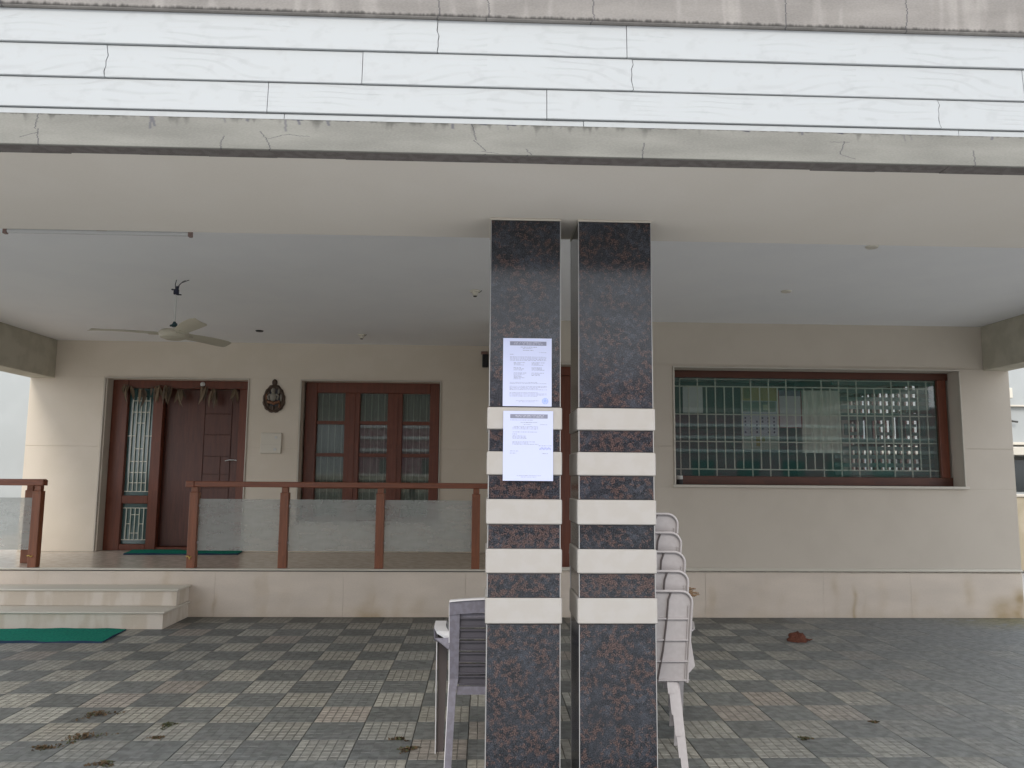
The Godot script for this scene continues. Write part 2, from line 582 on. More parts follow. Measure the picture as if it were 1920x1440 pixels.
func make_materials() -> void:
	M.wall = triplanar(mat(Color.WHITE, 0.8, 0.3), Vector3.ONE * 0.45)
	M.wall.albedo_texture = mottle(Color(0.775, 0.74, 0.69), Color(0.785, 0.75, 0.70), 0.012, 0.008, 11)
	M.wall_lightened = triplanar(mat(Color.WHITE, 0.8, 0.3), Vector3.ONE * 0.45)  # same paint as M.wall, lightened: extra light for the recess put into its colour
	M.wall_lightened.albedo_texture = mottle(Color(0.86, 0.822, 0.762), Color(0.87, 0.832, 0.775), 0.012, 0.008, 19)
	M.ceiling = triplanar(mat(Color.WHITE, 0.85, 0.3), Vector3.ONE * 0.4)
	M.ceiling.albedo_texture = mottle(Color(0.935, 0.935, 0.94), Color(0.942, 0.942, 0.945), 0.008, 0.007, 12)
	M.soffit = triplanar(mat(Color.WHITE, 0.85, 0.3), Vector3.ONE * 0.4)
	M.soffit.albedo_texture = mottle(Color(0.868, 0.842, 0.805), Color(0.875, 0.85, 0.815), 0.008, 0.007, 13)
	M.beam = triplanar(mat(Color.WHITE, 0.85, 0.3), Vector3.ONE * 0.5)
	M.beam.albedo_texture = mottle(Color(0.70, 0.68, 0.62), Color(0.75, 0.73, 0.67), 0.03, 0.01, 14)
	M.trim = mat(lin(0.58, 0.54, 0.47), 0.6)
	M.marble = triplanar(mat(Color.WHITE, 0.45, 0.5), Vector3(0.8, 0.25, 0.8))
	M.marble.albedo_texture = mottle(Color(0.84, 0.80, 0.75), Color(0.79, 0.74, 0.675), 0.02, 0.012, 15)
	M.marble_stained = plinth_material()
	M.nosing = mat(lin(0.62, 0.58, 0.50), 0.4)
	M.floor = triplanar(mat(Color.WHITE, 0.22, 0.5), Vector3.ONE * 0.8)
	M.floor.albedo_texture = mottle(Color(0.80, 0.75, 0.69), Color(0.74, 0.69, 0.63), 0.06, 0.02, 17)
	M.cream = triplanar(mat(Color.WHITE, 0.32, 0.5), Vector3.ONE * 1.5)
	M.cream.albedo_texture = mottle(Color(0.68, 0.668, 0.655), Color(0.67, 0.655, 0.637), 0.008, 0.012, 18)
	M.granite = [granite(101, 0.03), granite(211, 0.0), granite(307, 0.085), granite(401, 0.02)]
	M.stone_edge = mat(lin(0.36, 0.36, 0.36), 0.7)
	M.teak = wood(Color(0.45, 0.26, 0.165), Color(0.55, 0.33, 0.215), 0.42, 21)
	M.teak_rail = wood(Color(0.43, 0.24, 0.16), Color(0.53, 0.31, 0.205), 0.42, 22, false)
	M.frame = wood(Color(0.385, 0.205, 0.14), Color(0.47, 0.255, 0.175), 0.4, 23)
	M.door = wood(Color(0.31, 0.175, 0.14), Color(0.39, 0.225, 0.175), 0.38, 24)
	M.sill = wood(Color(0.285, 0.16, 0.115), Color(0.365, 0.205, 0.14), 0.4, 25, false)
	M.grille = mat(lin(0.82, 0.82, 0.68), 0.45)
	M.grille_white = mat(lin(0.70, 0.72, 0.62), 0.45)
	M.glass = glass(Color(0.6, 0.68, 0.64), 0.16)
	M.glass.metallic_specular = 0.8
	M.glass_green = mat(lin(0.055, 0.125, 0.125), 0.12, 0.7)
	M.glass_teal = glass(Color(0.22, 0.46, 0.43), 0.22)
	M.dusty = dusty_glass()
	M.brass = mat(lin(0.55, 0.38, 0.12), 0.35)
	M.brass.metallic = 0.9
	M.steel = mat(lin(0.62, 0.62, 0.62), 0.25)
	M.steel.metallic = 0.9
	M.black = mat(lin(0.015, 0.015, 0.018), 0.5)
	M.dark_navy = mat(lin(0.012, 0.014, 0.035), 0.5)
	M.fan = mat(lin(0.52, 0.48, 0.38), 0.45)
	M.plastic_white = mat(lin(0.62, 0.62, 0.60), 0.45)
	M.board_white = mat(lin(0.66, 0.62, 0.53), 0.4)
	M.siding = siding_material()
	M.siding_back = mat(lin(0.10, 0.10, 0.105), 0.9)
	M.lip = triplanar(mat(Color.WHITE, 0.95, 0.2), Vector3.ONE * 1.4)
	M.lip.albedo_texture = mottle(Color(0.43, 0.41, 0.40), Color(0.47, 0.45, 0.44), 0.12, 0.03, 26)
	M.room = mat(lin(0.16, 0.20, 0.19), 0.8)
	M.curtain = mat(lin(0.06, 0.065, 0.06), 0.85)
	M.grille_dim = mat(lin(0.22, 0.23, 0.20), 0.5)
	M.leaf_dry = mat(lin(0.19, 0.14, 0.09), 0.8)
	M.leaf_dry2 = mat(lin(0.12, 0.09, 0.065), 0.8)
	M.litter = mat(lin(0.10, 0.065, 0.035), 0.9)
	M.moss = mat(lin(0.06, 0.068, 0.03), 0.95)
	M.rag = triplanar(mat(Color.WHITE, 0.9, 0.2), Vector3.ONE * 5.0)
	M.rag.albedo_texture = mottle(Color(0.44, 0.29, 0.245), Color(0.36, 0.23, 0.19), 0.15, 0.03, 27)
	M.mat_green = triplanar(mat(Color.WHITE, 0.95, 0.2), Vector3.ONE * 3.0)
	M.mat_green.albedo_texture = mottle(Color(0.10, 0.44, 0.375), Color(0.13, 0.50, 0.42), 0.28, 0.02, 28)
	M.mat_edge = mat(lin(0.012, 0.035, 0.075), 0.9)
	M.tile = triplanar(mat(Color.WHITE, 0.55, 0.45), Vector3.ONE * 1.3)
	M.tile.albedo_texture = mottle(Color(0.86, 0.86, 0.86), Color(0.98, 0.98, 0.98), 0.16, 0.02, 29)
	M.tile.vertex_color_use_as_albedo = true
	M.earth = mat(lin(0.36, 0.345, 0.32), 0.95)
	M.base = mat(lin(0.075, 0.073, 0.068), 0.95)
	M.chair_dark = triplanar(mat(Color.WHITE, 0.42, 0.5), Vector3.ONE * 4.0, false)
	M.chair_dark.albedo_texture = mottle(Color(0.475, 0.468, 0.515), Color(0.44, 0.43, 0.47), 0.03, 0.012, 30)
	M.chair_slat_shaded = mat(lin(0.072, 0.068, 0.084), 0.45)  # chair plastic darkened, the shade on its back put into the colour
	M.chair_rim = mat(lin(0.66, 0.66, 0.68), 0.4)
	M.chair = triplanar(mat(Color.WHITE, 0.4, 0.5), Vector3.ONE * 4.0, false)
	M.chair.albedo_texture = mottle(Color(0.70, 0.685, 0.69), Color(0.685, 0.668, 0.673), 0.01, 0.012, 34)
	M.chair_seam_and_shade = mat(lin(0.10, 0.085, 0.085), 0.7)
	M.straw = mat(lin(0.22, 0.145, 0.085), 0.9)
	M.bronze = mat(lin(0.075, 0.048, 0.032), 0.42)
	M.bronze.metallic = 0.35
	M.bronze_red = mat(lin(0.20, 0.085, 0.04), 0.45)
	M.bronze_pale = mat(lin(0.26, 0.24, 0.20), 0.4)
	M.bronze_dark = mat(lin(0.016, 0.018, 0.028), 0.4)
	M.lattice = mat(lin(0.20, 0.26, 0.23), 0.6)
	M.neighbour = triplanar(mat(Color.WHITE, 0.85, 0.3), Vector3.ONE * 0.3)
	M.neighbour.albedo_texture = mottle(Color(0.685, 0.70, 0.70), Color(0.67, 0.685, 0.685), 0.01, 0.006, 35)
	M.beige_wall = triplanar(mat(Color.WHITE, 0.85, 0.3), Vector3.ONE * 0.3)
	M.beige_wall.albedo_texture = mottle(Color(0.70, 0.66, 0.585), Color(0.64, 0.60, 0.52), 0.03, 0.008, 36)
	M.maroon = mat(lin(0.26, 0.11, 0.14), 0.8)
	M.foliage = mat(lin(0.055, 0.10, 0.03), 0.75)
	M.foliage.backlight_enabled = true
	M.foliage.backlight = lin(0.03, 0.06, 0.01)
	M.bark = mat(lin(0.09, 0.065, 0.045), 0.9)
	M.apron = mat(lin(0.50, 0.49, 0.47), 0.9)
	M.road = mat(lin(0.06, 0.06, 0.06), 0.95)

const FLOOR := 0.463
const ZL := -9.65
const ZR := -7.97

func _ready() -> void:
	rng.seed = 20240607
	# camera
	var cam := Camera3D.new()
	cam.name = "camera"
	cam.transform = Transform3D(Basis(Vector3(0.99924968, 0.007897, 0.03791728), Vector3(-0.01225209, 0.9931692, 0.11603804), Vector3(-0.03674192, -0.11641554, 0.99252076)), Vector3(0, 1.388, 0))
	cam.fov = 52.13
	cam.near = 0.05
	cam.far = 400.0
	add_child(cam)
	cam.current = true
	# sky and exposure
	var env := Environment.new()
	var sk := ProceduralSkyMaterial.new()
	sk.sky_top_color = Color(0.80, 0.83, 0.87)
	sk.sky_horizon_color = Color(0.985, 0.99, 1.0)
	sk.sky_curve = 0.3
	sk.ground_bottom_color = Color(0.35, 0.34, 0.32)
	sk.ground_horizon_color = Color(0.70, 0.70, 0.70)
	sk.sun_angle_max = 1.0
	var sky := Sky.new()
	sky.sky_material = sk
	env.background_mode = Environment.BG_SKY
	env.sky = sky
	env.background_energy_multiplier = 1.0
	env.tonemap_mode = Environment.TONE_MAPPER_LINEAR
	env.tonemap_exposure = 2.45
	env.sdfgi_enabled = true
	env.ssao_enabled = true
	env.ssil_enabled = true
	var we := WorldEnvironment.new()
	we.name = "environment"
	we.environment = env
	add_child(we)
	# the sun behind thick cloud
	var sun := DirectionalLight3D.new()
	sun.name = "sun"
	sun.light_energy = 0.24
	sun.light_angular_distance = 20.0
	sun.light_color = Color(1.0, 0.97, 0.93)
	sun.shadow_enabled = true
	add_child(sun)
	sun.look_at_from_position(Vector3(-2.5, 8, 11), Vector3.ZERO)

	make_materials()
	ground()
	house()
	pillars()
	railings()
	porch_fittings()
	notices()
	chairs()
	floor_things()
	surroundings()

# ---------------------------------------------------------------- ground
func dust_at(x: float, z: float, f: FastNoiseLite) -> float:
	var d := smoothstep(1.3, 3.4, x + 0.35 * (z + 5.5)) * 0.88 + 0.5 * smoothstep(-4.9, -4.1, z) * smoothstep(1.4, -0.6, x) * smoothstep(-0.1, -0.6, x) + 0.35 * smoothstep(-2.6, -4.2, x)
	return clampf(d + 0.30 * f.get_noise_2d(x * 100.0, z * 100.0), 0.0, 0.95)

func tile_into(m: MB, k: int, r: int, f: FastNoiseLite, g: FastNoiseLite) -> void:
	var px := 0.2925
	var x0 := -1.227 + px * k + 0.0015
	var z0 := -7.965 + 0.3002 * r + 0.0015
	var x1 := x0 + px - 0.003
	var z1 := z0 + 0.2972
	var light := (k + r) % 2 != 0
	var tone := rng.randf_range(0.86, 1.12)
	var warm := rng.randf_range(-0.008, 0.008)
	var top: Color = Color(0.335 + warm, 0.327, 0.288 - warm) if light else Color(0.158, 0.167, 0.162)
	var pit: Color = Color(0.235, 0.222, 0.197) if light else Color(0.153, 0.162, 0.157)
	if light:
		pit = pit.lerp(Color(0.10, 0.092, 0.078), clampf(0.55 + 1.1 * f.get_noise_2d(x0 * 70.0 + 900.0, z0 * 70.0), 0.0, 1.0))
	if light and rng.randf() < 0.18:
		top = Color(0.325, 0.295, 0.26)
	top = Color(top.r * tone, top.g * tone, top.b * tone)
	var dustc := Color(0.200, 0.212, 0.214)
	var yb := (-0.0026 if light else -0.0009) * (1.0 - 0.7 * dust_at(x0 + 0.15, z0 + 0.15, f))
	var dm := dust_at((x0 + x1) / 2, (z0 + z1) / 2, f)
	# slab body with its recessed joints
	m.col = pit.lerp(dustc, clampf(dm * 1.05, 0.0, 0.96))
	m.quad(Vector3(x0, yb, z0), Vector3(x1, yb, z0), Vector3(x1, yb, z1), Vector3(x0, yb, z1), Vector3.UP)
	for q in [[Vector3(x0, 0, z1), Vector3(x1, 0, z1), Vector3(0, 0, 1)], [Vector3(x0, 0, z0), Vector3(x0, 0, z1), Vector3(-1, 0, 0)], [Vector3(x1, 0, z0), Vector3(x1, 0, z1), Vector3(1, 0, 0)], [Vector3(x0, 0, z0), Vector3(x1, 0, z0), Vector3(0, 0, -1)]]:
		var dn := Vector3(0, -0.03, 0)
		var up := Vector3(0, yb, 0)
		m.quad(q[0] + up, q[1] + up, q[1] + dn, q[0] + dn, q[2])
	var sx := (x1 - x0) / 6.0
	var sz := (z1 - z0) / 6.0
	var gap := 0.0034 if light else 0.0011
	var gapz := 0.0017 if light else 0.0009
	for i in 6:
		for j in 6:
			var a := x0 + sx * i + gap * 0.7
			var b := x0 + sx * (i + 1) - gap * 0.7
			var e := z0 + sz * j + gapz
			var h := z0 + sz * (j + 1) - gapz
			var d := dust_at((a + b) / 2, (e + h) / 2, f)
			var w := 1.0 + 0.16 * g.get_noise_2d((a + b) * 300.0, (e + h) * 300.0) + rng.randf_range(-0.05, 0.05)
			var cc := top.lerp(dustc, d)
			if a > 4.2 and e < -7.2:
				cc = cc.lerp(Color(0.24, 0.215, 0.10), smoothstep(4.2, 5.4, a) * smoothstep(-7.2, -7.8, e) * 0.8)
			if e < -7.4:  # contact shade along the plinth foot, put into the tile colour
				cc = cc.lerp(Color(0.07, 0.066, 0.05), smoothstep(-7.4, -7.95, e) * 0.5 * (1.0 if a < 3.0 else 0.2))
			m.col = Color(cc.r * w, cc.g * w, cc.b * w)
			var yt := rng.randf_range(-0.0005, 0.0005)
			var n := 0.0016 if light else 0.0006
			var p := [Vector3(a, yb, e), Vector3(b, yb, e), Vector3(b, yb, h), Vector3(a, yb, h)]
			var t := [Vector3(a + n, yt, e + n), Vector3(b - n, yt, e + n), Vector3(b - n, yt, h - n), Vector3(a + n, yt, h - n)]
			m.quad(t[0], t[1], t[2], t[3], Vector3.UP)
			m.quad(p[0], p[1], t[1], t[0], Vector3(0, 0.5, -1))
			m.quad(p[1], p[2], t[2], t[1], Vector3(1, 0.5, 0))
			m.quad(p[2], p[3], t[3], t[2], Vector3(0, 0.5, 1))
			m.quad(p[3], p[0], t[0], t[3], Vector3(-1, 0.5, 0))

func ground() -> void:
	var gm := MB.new()
	gm.box(-150, 150, -0.4, -0.034, -150, 150)
	tag(put("ground", gm, M.earth), "bare grey earth under and around the paved forecourt", "", "", "structure")
	var pave := Node3D.new()
	pave.name = "pavement"
	add_child(pave)
	tag(pave, "forecourt paved in a chequerboard of beige and dark grey ribbed tiles", "", "", "structure")
	var f := noise(0.012, 51, FastNoiseLite.TYPE_SIMPLEX_SMOOTH, 3)
	var g := noise(0.02, 52, FastNoiseLite.TYPE_SIMPLEX_SMOOTH, 2)
	var rest := MB.new()
	var count := 0
	for r in range(17, -1, -1):
		for k in range(-19, 25):
			var x := -1.227 + 0.2925 * (k + 0.5)
			var z := -7.965 + 0.3002 * (r + 0.5)
			if x < -6.4 or x > 5.6 + 0.3 * r:
				continue
			var seen: bool = r <= 13 and absf(x + 0.03 * z) < -z * 0.655 + 0.15 and not (x > 0.0 and x < 0.76 and z > -3.7) and not (x < -2.9 and z < -7.3)
			if seen and count < 300:
				count += 1
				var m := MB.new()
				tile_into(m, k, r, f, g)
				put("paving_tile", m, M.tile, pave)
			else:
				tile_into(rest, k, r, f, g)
	var o := put("outer_paving_tiles", rest, M.tile, pave)
	o.set_meta("kind", "stuff")
	pbox("concrete_apron", pave, M.apron, -6.4, 10.7, -0.03, -0.004, -2.55, 8.2)

# ---------------------------------------------------------------- house
func wall_with_holes(called: String, parent: Node, mt: Material, x0: float, x1: float, y0: float, y1: float, z0: float, z1: float, holes: Array) -> void:
	var m := MB.new()
	var xs := [x0, x1]
	for h in holes:
		xs.append(h[0])
		xs.append(h[1])
	xs.sort()
	for i in xs.size() - 1:
		if xs[i + 1] - xs[i] < 1e-4:
			continue
		var c: float = (xs[i] + xs[i + 1]) / 2
		var y := y0
		for h in holes:
			if c > h[0] and c < h[1]:
				if h[2] > y + 1e-4:
					m.box(xs[i], xs[i + 1], y, h[2], z0, z1)
				y = h[3]
		m.box(xs[i], xs[i + 1], y, y1, z0, z1)
	put(called, m, mt, parent)

func opening_trim(parent: Node, x0: float, x1: float, y0: float, y1: float, z: float, bottom: bool) -> void:
	var w := 0.015
	pbox("trim", parent, M.trim, x0 - w, x1 + w, y1, y1 + w, z - 0.02, z + 0.016, 0.003)
	pbox("trim", parent, M.trim, x0 - w, x0, y0, y1, z - 0.02, z + 0.014, 0.003)
	pbox("trim", parent, M.trim, x1, x1 + w, y0, y1, z - 0.02, z + 0.014, 0.003)
	if bottom:
		pbox("trim", parent, M.trim, x0 - w - 0.02, x1 + w + 0.02, y0 - 0.026, y0, z - 0.02, z + 0.03, 0.004)

func jag_of(x: float) -> Array:
	var out := []
	for q in 7:
		out.append((0.003 * sin(q * 1.1 + x * 40.0) + 0.0025 * sin(q * 3.7 + x * 90.0)) if x in [-0.176, 0.518, -1.326, 1.63] else 0.0)
	return out

func house() -> void:
	var h := thing("house", "cream single storey house front with deep porch, white clad parapet and raised veranda", "house")
	# walls
	wall_with_holes("veranda_wall", h, M.wall_lightened, -5.48, 0.10, 0.0, 2.99, ZL - 0.25, ZL - 0.006, [[-4.58, -2.87, 0.0, 2.53], [-2.22, -0.53, 0.825, 2.53]])
	wall_with_holes("room_wall", h, M.wall, 0.10, 5.51, 0.0, 2.99, ZR - 0.25, ZR - 0.006, [[0.45, 1.22, 0.0, 2.53], [1.97, 4.97, 1.315, 2.515]])
	pbox("return_wall", h, M.wall, 0.10, 0.35, 0.0, 2.99, ZL, ZR - 0.25)
	pbox("side_wall", h, M.wall, -5.48, -5.23, 0.0, 2.99, -13.0, ZL - 0.25)
	pbox("side_wall", h, M.wall, 0.10, 0.35, 0.0, 2.99, -13.0, ZL)
	pbox("rear_wall", h, M.room, -5.48, 5.51, 0.0, 2.99, -13.25, -13.0)
	var sw := MB.new()
	sw.box(5.26, 5.51, 0.0, 1.45, -13.0, ZR - 0.25)
	sw.box(5.26, 5.51, 2.60, 2.99, -13.0, ZR - 0.25)
	sw.box(5.26, 5.51, 1.45, 2.60, -9.25, ZR - 0.25)
	sw.box(5.26, 5.51, 1.45, 2.60, -13.0, -11.3)
	put("side_wall", sw, M.wall, h)
	# smooth wall facing in large sheets with a thin level joint
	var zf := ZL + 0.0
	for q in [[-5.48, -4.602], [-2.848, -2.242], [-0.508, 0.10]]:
		pbox("wall_panel", h, M.wall_lightened, q[0], q[1], FLOOR, 1.702, zf - 0.006, zf, 0.0015)
		pbox("wall_panel", h, M.wall_lightened, q[0], q[1], 1.706, 2.552, zf - 0.006, zf, 0.0015)
	pbox("wall_panel", h, M.wall_lightened, -2.242, -0.508, FLOOR, 0.80, zf - 0.006, zf)
	pbox("wall_panel", h, M.wall_lightened, -5.48, 0.10, 2.552, 2.99, zf - 0.006, zf)
	zf = ZR
	for q in [[0.10, 0.428], [1.242, 1.948], [4.992, 5.51]]:
		pbox("wall_panel", h, M.wall, q[0], q[1], 1.289, 1.702, zf - 0.006, zf, 0.0015)
		pbox("wall_panel", h, M.wall, q[0], q[1], 1.706, 2.537, zf - 0.006, zf, 0.0015)
	pbox("wall_panel", h, M.wall, 0.10, 0.428, 0.49, 1.289, zf - 0.006, zf)
	pbox("wall_panel", h, M.wall, 1.242, 5.51, 0.49, 1.289, zf - 0.006, zf)
	pbox("wall_panel", h, M.wall, 0.10, 5.51, 2.552, 2.99, zf - 0.006, zf)
	opening_trim(h, -4.58, -2.87, FLOOR, 2.53, ZL, false)
	opening_trim(h, -2.22, -0.53, 0.825, 2.53, ZL, true)
	opening_trim(h, 0.45, 1.22, FLOOR, 2.53, ZR, false)
	opening_trim(h, 1.97, 4.97, 1.315, 2.515, ZR, true)
	# ceiling, beams, parapet
	pbox("ceiling", h, M.ceiling, -5.48, 5.51, 2.99, 3.16, -13.25, -3.68)
	pbox("front_beam", h, M.soffit, -7.2, 7.4, 2.528, 3.16, -3.68, -2.70)
	pbox("side_beam", h, M.beam, -5.48, -5.19, 2.525, 2.99, ZL, -3.68, 0.006)
	pbox("side_beam", h, M.beam, 5.237, 5.51, 2.525, 2.99, ZR, -3.68, 0.006)
	var lip := MB.new()
	# underside of the drip edge, rough and not quite straight
	var last := 0.0
	for i in 61:
		var x := -7.2 + 14.6 * i / 61.0
		var x2 := -7.2 + 14.6 * (i + 1) / 61.0
		var dz := rng.randf_range(-0.004, 0.004)
		lip.box(x, x2, 2.500 + rng.randf_range(-0.0015, 0.0015), 2.54, -2.70 + dz, -2.634)
	put("drip_edge", lip, M.lip, h)
	var lb := band_material(Color(0.52, 0.517, 0.495), 81, 2.61, 2.499, false)
	pbox("lower_fascia", h, lb, -7.2, 7.4, 2.499, 2.610, -2.634, -2.622, 0.0015)
	var ub := band_material(Color(0.55, 0.535, 0.52), 91, 3.165, 3.004, true)
	pbox("upper_fascia", h, ub, -7.2, 7.4, 3.004, 3.165, -2.70, -2.624, 0.002)
	pbox("parapet", h, M.siding_back, -7.2, 7.4, 2.54, 3.80, -2.70, -2.66)
	var rows := [[2.8775, 3.003, [-0.176, 0.50]], [2.7535, 2.8745, [-1.326, -0.439, 0.518, 1.951]], [2.6405, 2.7505, [-0.764, 0.213, 1.63]], [2.55, 2.6375, [-0.705, 0.344, 1.70]], [3.166, 3.29, [-1.1, 0.7, 1.9]], [3.296, 3.42, [-0.4, 1.2]]]
	for r in rows:
		var cuts: Array = [-7.2, -4.9, -2.9] + r[2] + [3.1, 5.2, 7.4]
		for i in cuts.size() - 1:
			var m := MB.new()
			# one board: its face leans out a little towards its lower edge
			var yb: float = r[0]
			var yt: float = r[1]
			var a: float = cuts[i] + 0.0012
			var b: float = cuts[i + 1] - 0.0012
			var zo := rng.randf_range(-0.001, 0.001)
			var zb := -2.634 + zo
			var zt := -2.641 + zo
			var e := 0.0015
			var ja := jag_of(cuts[i])
			var jb := jag_of(cuts[i + 1])
			for q in 6:
				var t0 := q / 6.0
				var t1 := (q + 1) / 6.0
				var lo := Vector3(0, lerpf(yb + e, yt - e, t0), lerpf(zb, zt, t0))
				var hi := Vector3(0, lerpf(yb + e, yt - e, t1), lerpf(zb, zt, t1))
				m.quad(lo + Vector3(a + ja[q], 0, 0), lo + Vector3(b + jb[q], 0, 0), hi + Vector3(b + jb[q + 1], 0, 0), hi + Vector3(a + ja[q + 1], 0, 0), Vector3(0, 0, 1))
			m.quad(Vector3(a, yb, zb - e), Vector3(b, yb, zb - e), Vector3(b, yb + e, zb), Vector3(a, yb + e, zb), Vector3(0, -1, 1))
			m.quad(Vector3(a, yt - e, zt), Vector3(b, yt - e, zt), Vector3(b, yt, zt - e), Vector3(a, yt, zt - e), Vector3(0, 1, 1))
			m.quad(Vector3(a, yb, zb - e), Vector3(b, yb, zb - e), Vector3(b, yb, -2.66), Vector3(a, yb, -2.66), Vector3(0, -1, 0))
			m.quad(Vector3(a, yt, zt - e), Vector3(b, yt, zt - e), Vector3(b, yt, -2.66), Vector3(a, yt, -2.66), Vector3(0, 1, 0))
			m.quad(Vector3(a, yb, -2.66), Vector3(a, yt, -2.66), Vector3(a, yt, zt), Vector3(a, yb, zb), Vector3(-1, 0, 0))
			m.quad(Vector3(b, yb, -2.66), Vector3(b, yt, -2.66), Vector3(b, yt, zt), Vector3(b, yb, zb), Vector3(1, 0, 0))
			put("siding_board", m, M.siding, h)
	# veranda floor and plinth
	pbox("veranda_floor", h, M.floor, -7.0, 0.10, 0.30, FLOOR - 0.002, -13.0, ZR - 0.03)
	pbox("room_floor", h, M.floor, 0.10, 5.26, 0.30, FLOOR - 0.002, -13.0, ZR - 0.25)
	pbox("door_step", h, M.floor, 0.45, 1.22, 0.30, FLOOR - 0.002, ZR - 0.25, ZR - 0.004)
	pbox("plinth_core", h, M.marble, -7.0, 5.49, 0.0, 0.30, -9.0, ZR - 0.02)
	var cuts := [-7.0, -5.9, -4.3, -2.6, -1.35, -0.15, 1.05, 2.25, 3.45, 4.35, 5.512]
	for i in cuts.size() - 1:
		pbox("plinth_slab", h, M.marble_stained, cuts[i] + 0.0006, cuts[i + 1] - 0.0006, 0.0, 0.436, ZR - 0.02, ZR + rng.randf_range(0.001, 0.003), 0.001)
	pbox("nosing", h, M.nosing, -7.0, -2.90, 0.446, FLOOR, ZR - 0.03, ZR + 0.022, 0.006)
	pbox("nosing", h, M.nosing, -2.899, 0.10, 0.446, FLOOR, ZR - 0.03, ZR + 0.022, 0.006)
	pbox("nosing", h, M.nosing, 0.10, 5.515, 0.456, 0.476, ZR - 0.02, ZR + 0.018, 0.005)
	pbox("nosing", h, M.nosing, 0.10, 5.515, 0.476, 0.488, ZR - 0.02, ZR + 0.006, 0.003)
	pbox("nosing_backing", h, M.black, -7.0, 5.50, 0.436, 0.446, ZR - 0.02, ZR - 0.006)
	pbox("nosing_backing", h, M.black, 0.10, 5.50, 0.446, 0.456, ZR - 0.02, ZR - 0.006)
	for s in [[0.0, -7.35, 0.154], [0.154, -7.655, 0.309]]:
		var st := part("step", h)
		pbox("riser", st, M.marble, -7.0, -2.845, s[0] + (0.002 if s[0] > 0 else 0.0), s[2] - 0.022, ZR + 0.004, s[1], 0.001)
		pbox("nosing", st, M.nosing, -7.0, -2.825, s[2] - 0.018, s[2], ZR + 0.004, s[1] + 0.02, 0.006)
		pbox("joint", st, M.stone_edge, -7.0, -2.847, s[2] - 0.022, s[2] - 0.018, ZR + 0.006, s[1] - 0.004)
	# interior dividing surfaces of the hall behind the veranda wall
	pbox("hall_lining", h, M.room, -5.23, 0.10, FLOOR, 2.985, -11.6, -11.5)
	entrance(h)
	veranda_window(h)
	room_window(h)
	side_window(h)
	var sd := part("side_door", h)
	pbox("door_frame", sd, M.frame, 0.45, 0.53, FLOOR, 2.53, ZR - 0.24, ZR - 0.15, 0.004)
	pbox("door_frame", sd, M.frame, 1.14, 1.22, FLOOR, 2.53, ZR - 0.24, ZR - 0.15, 0.004)
	pbox("door_frame", sd, M.frame, 0.53, 1.14, 2.44, 2.53, ZR - 0.24, ZR - 0.15, 0.004)
	pbox("door_leaf", sd, M.frame, 0.53, 1.14, FLOOR, 2.44, ZR - 0.24, ZR - 0.19, 0.003)

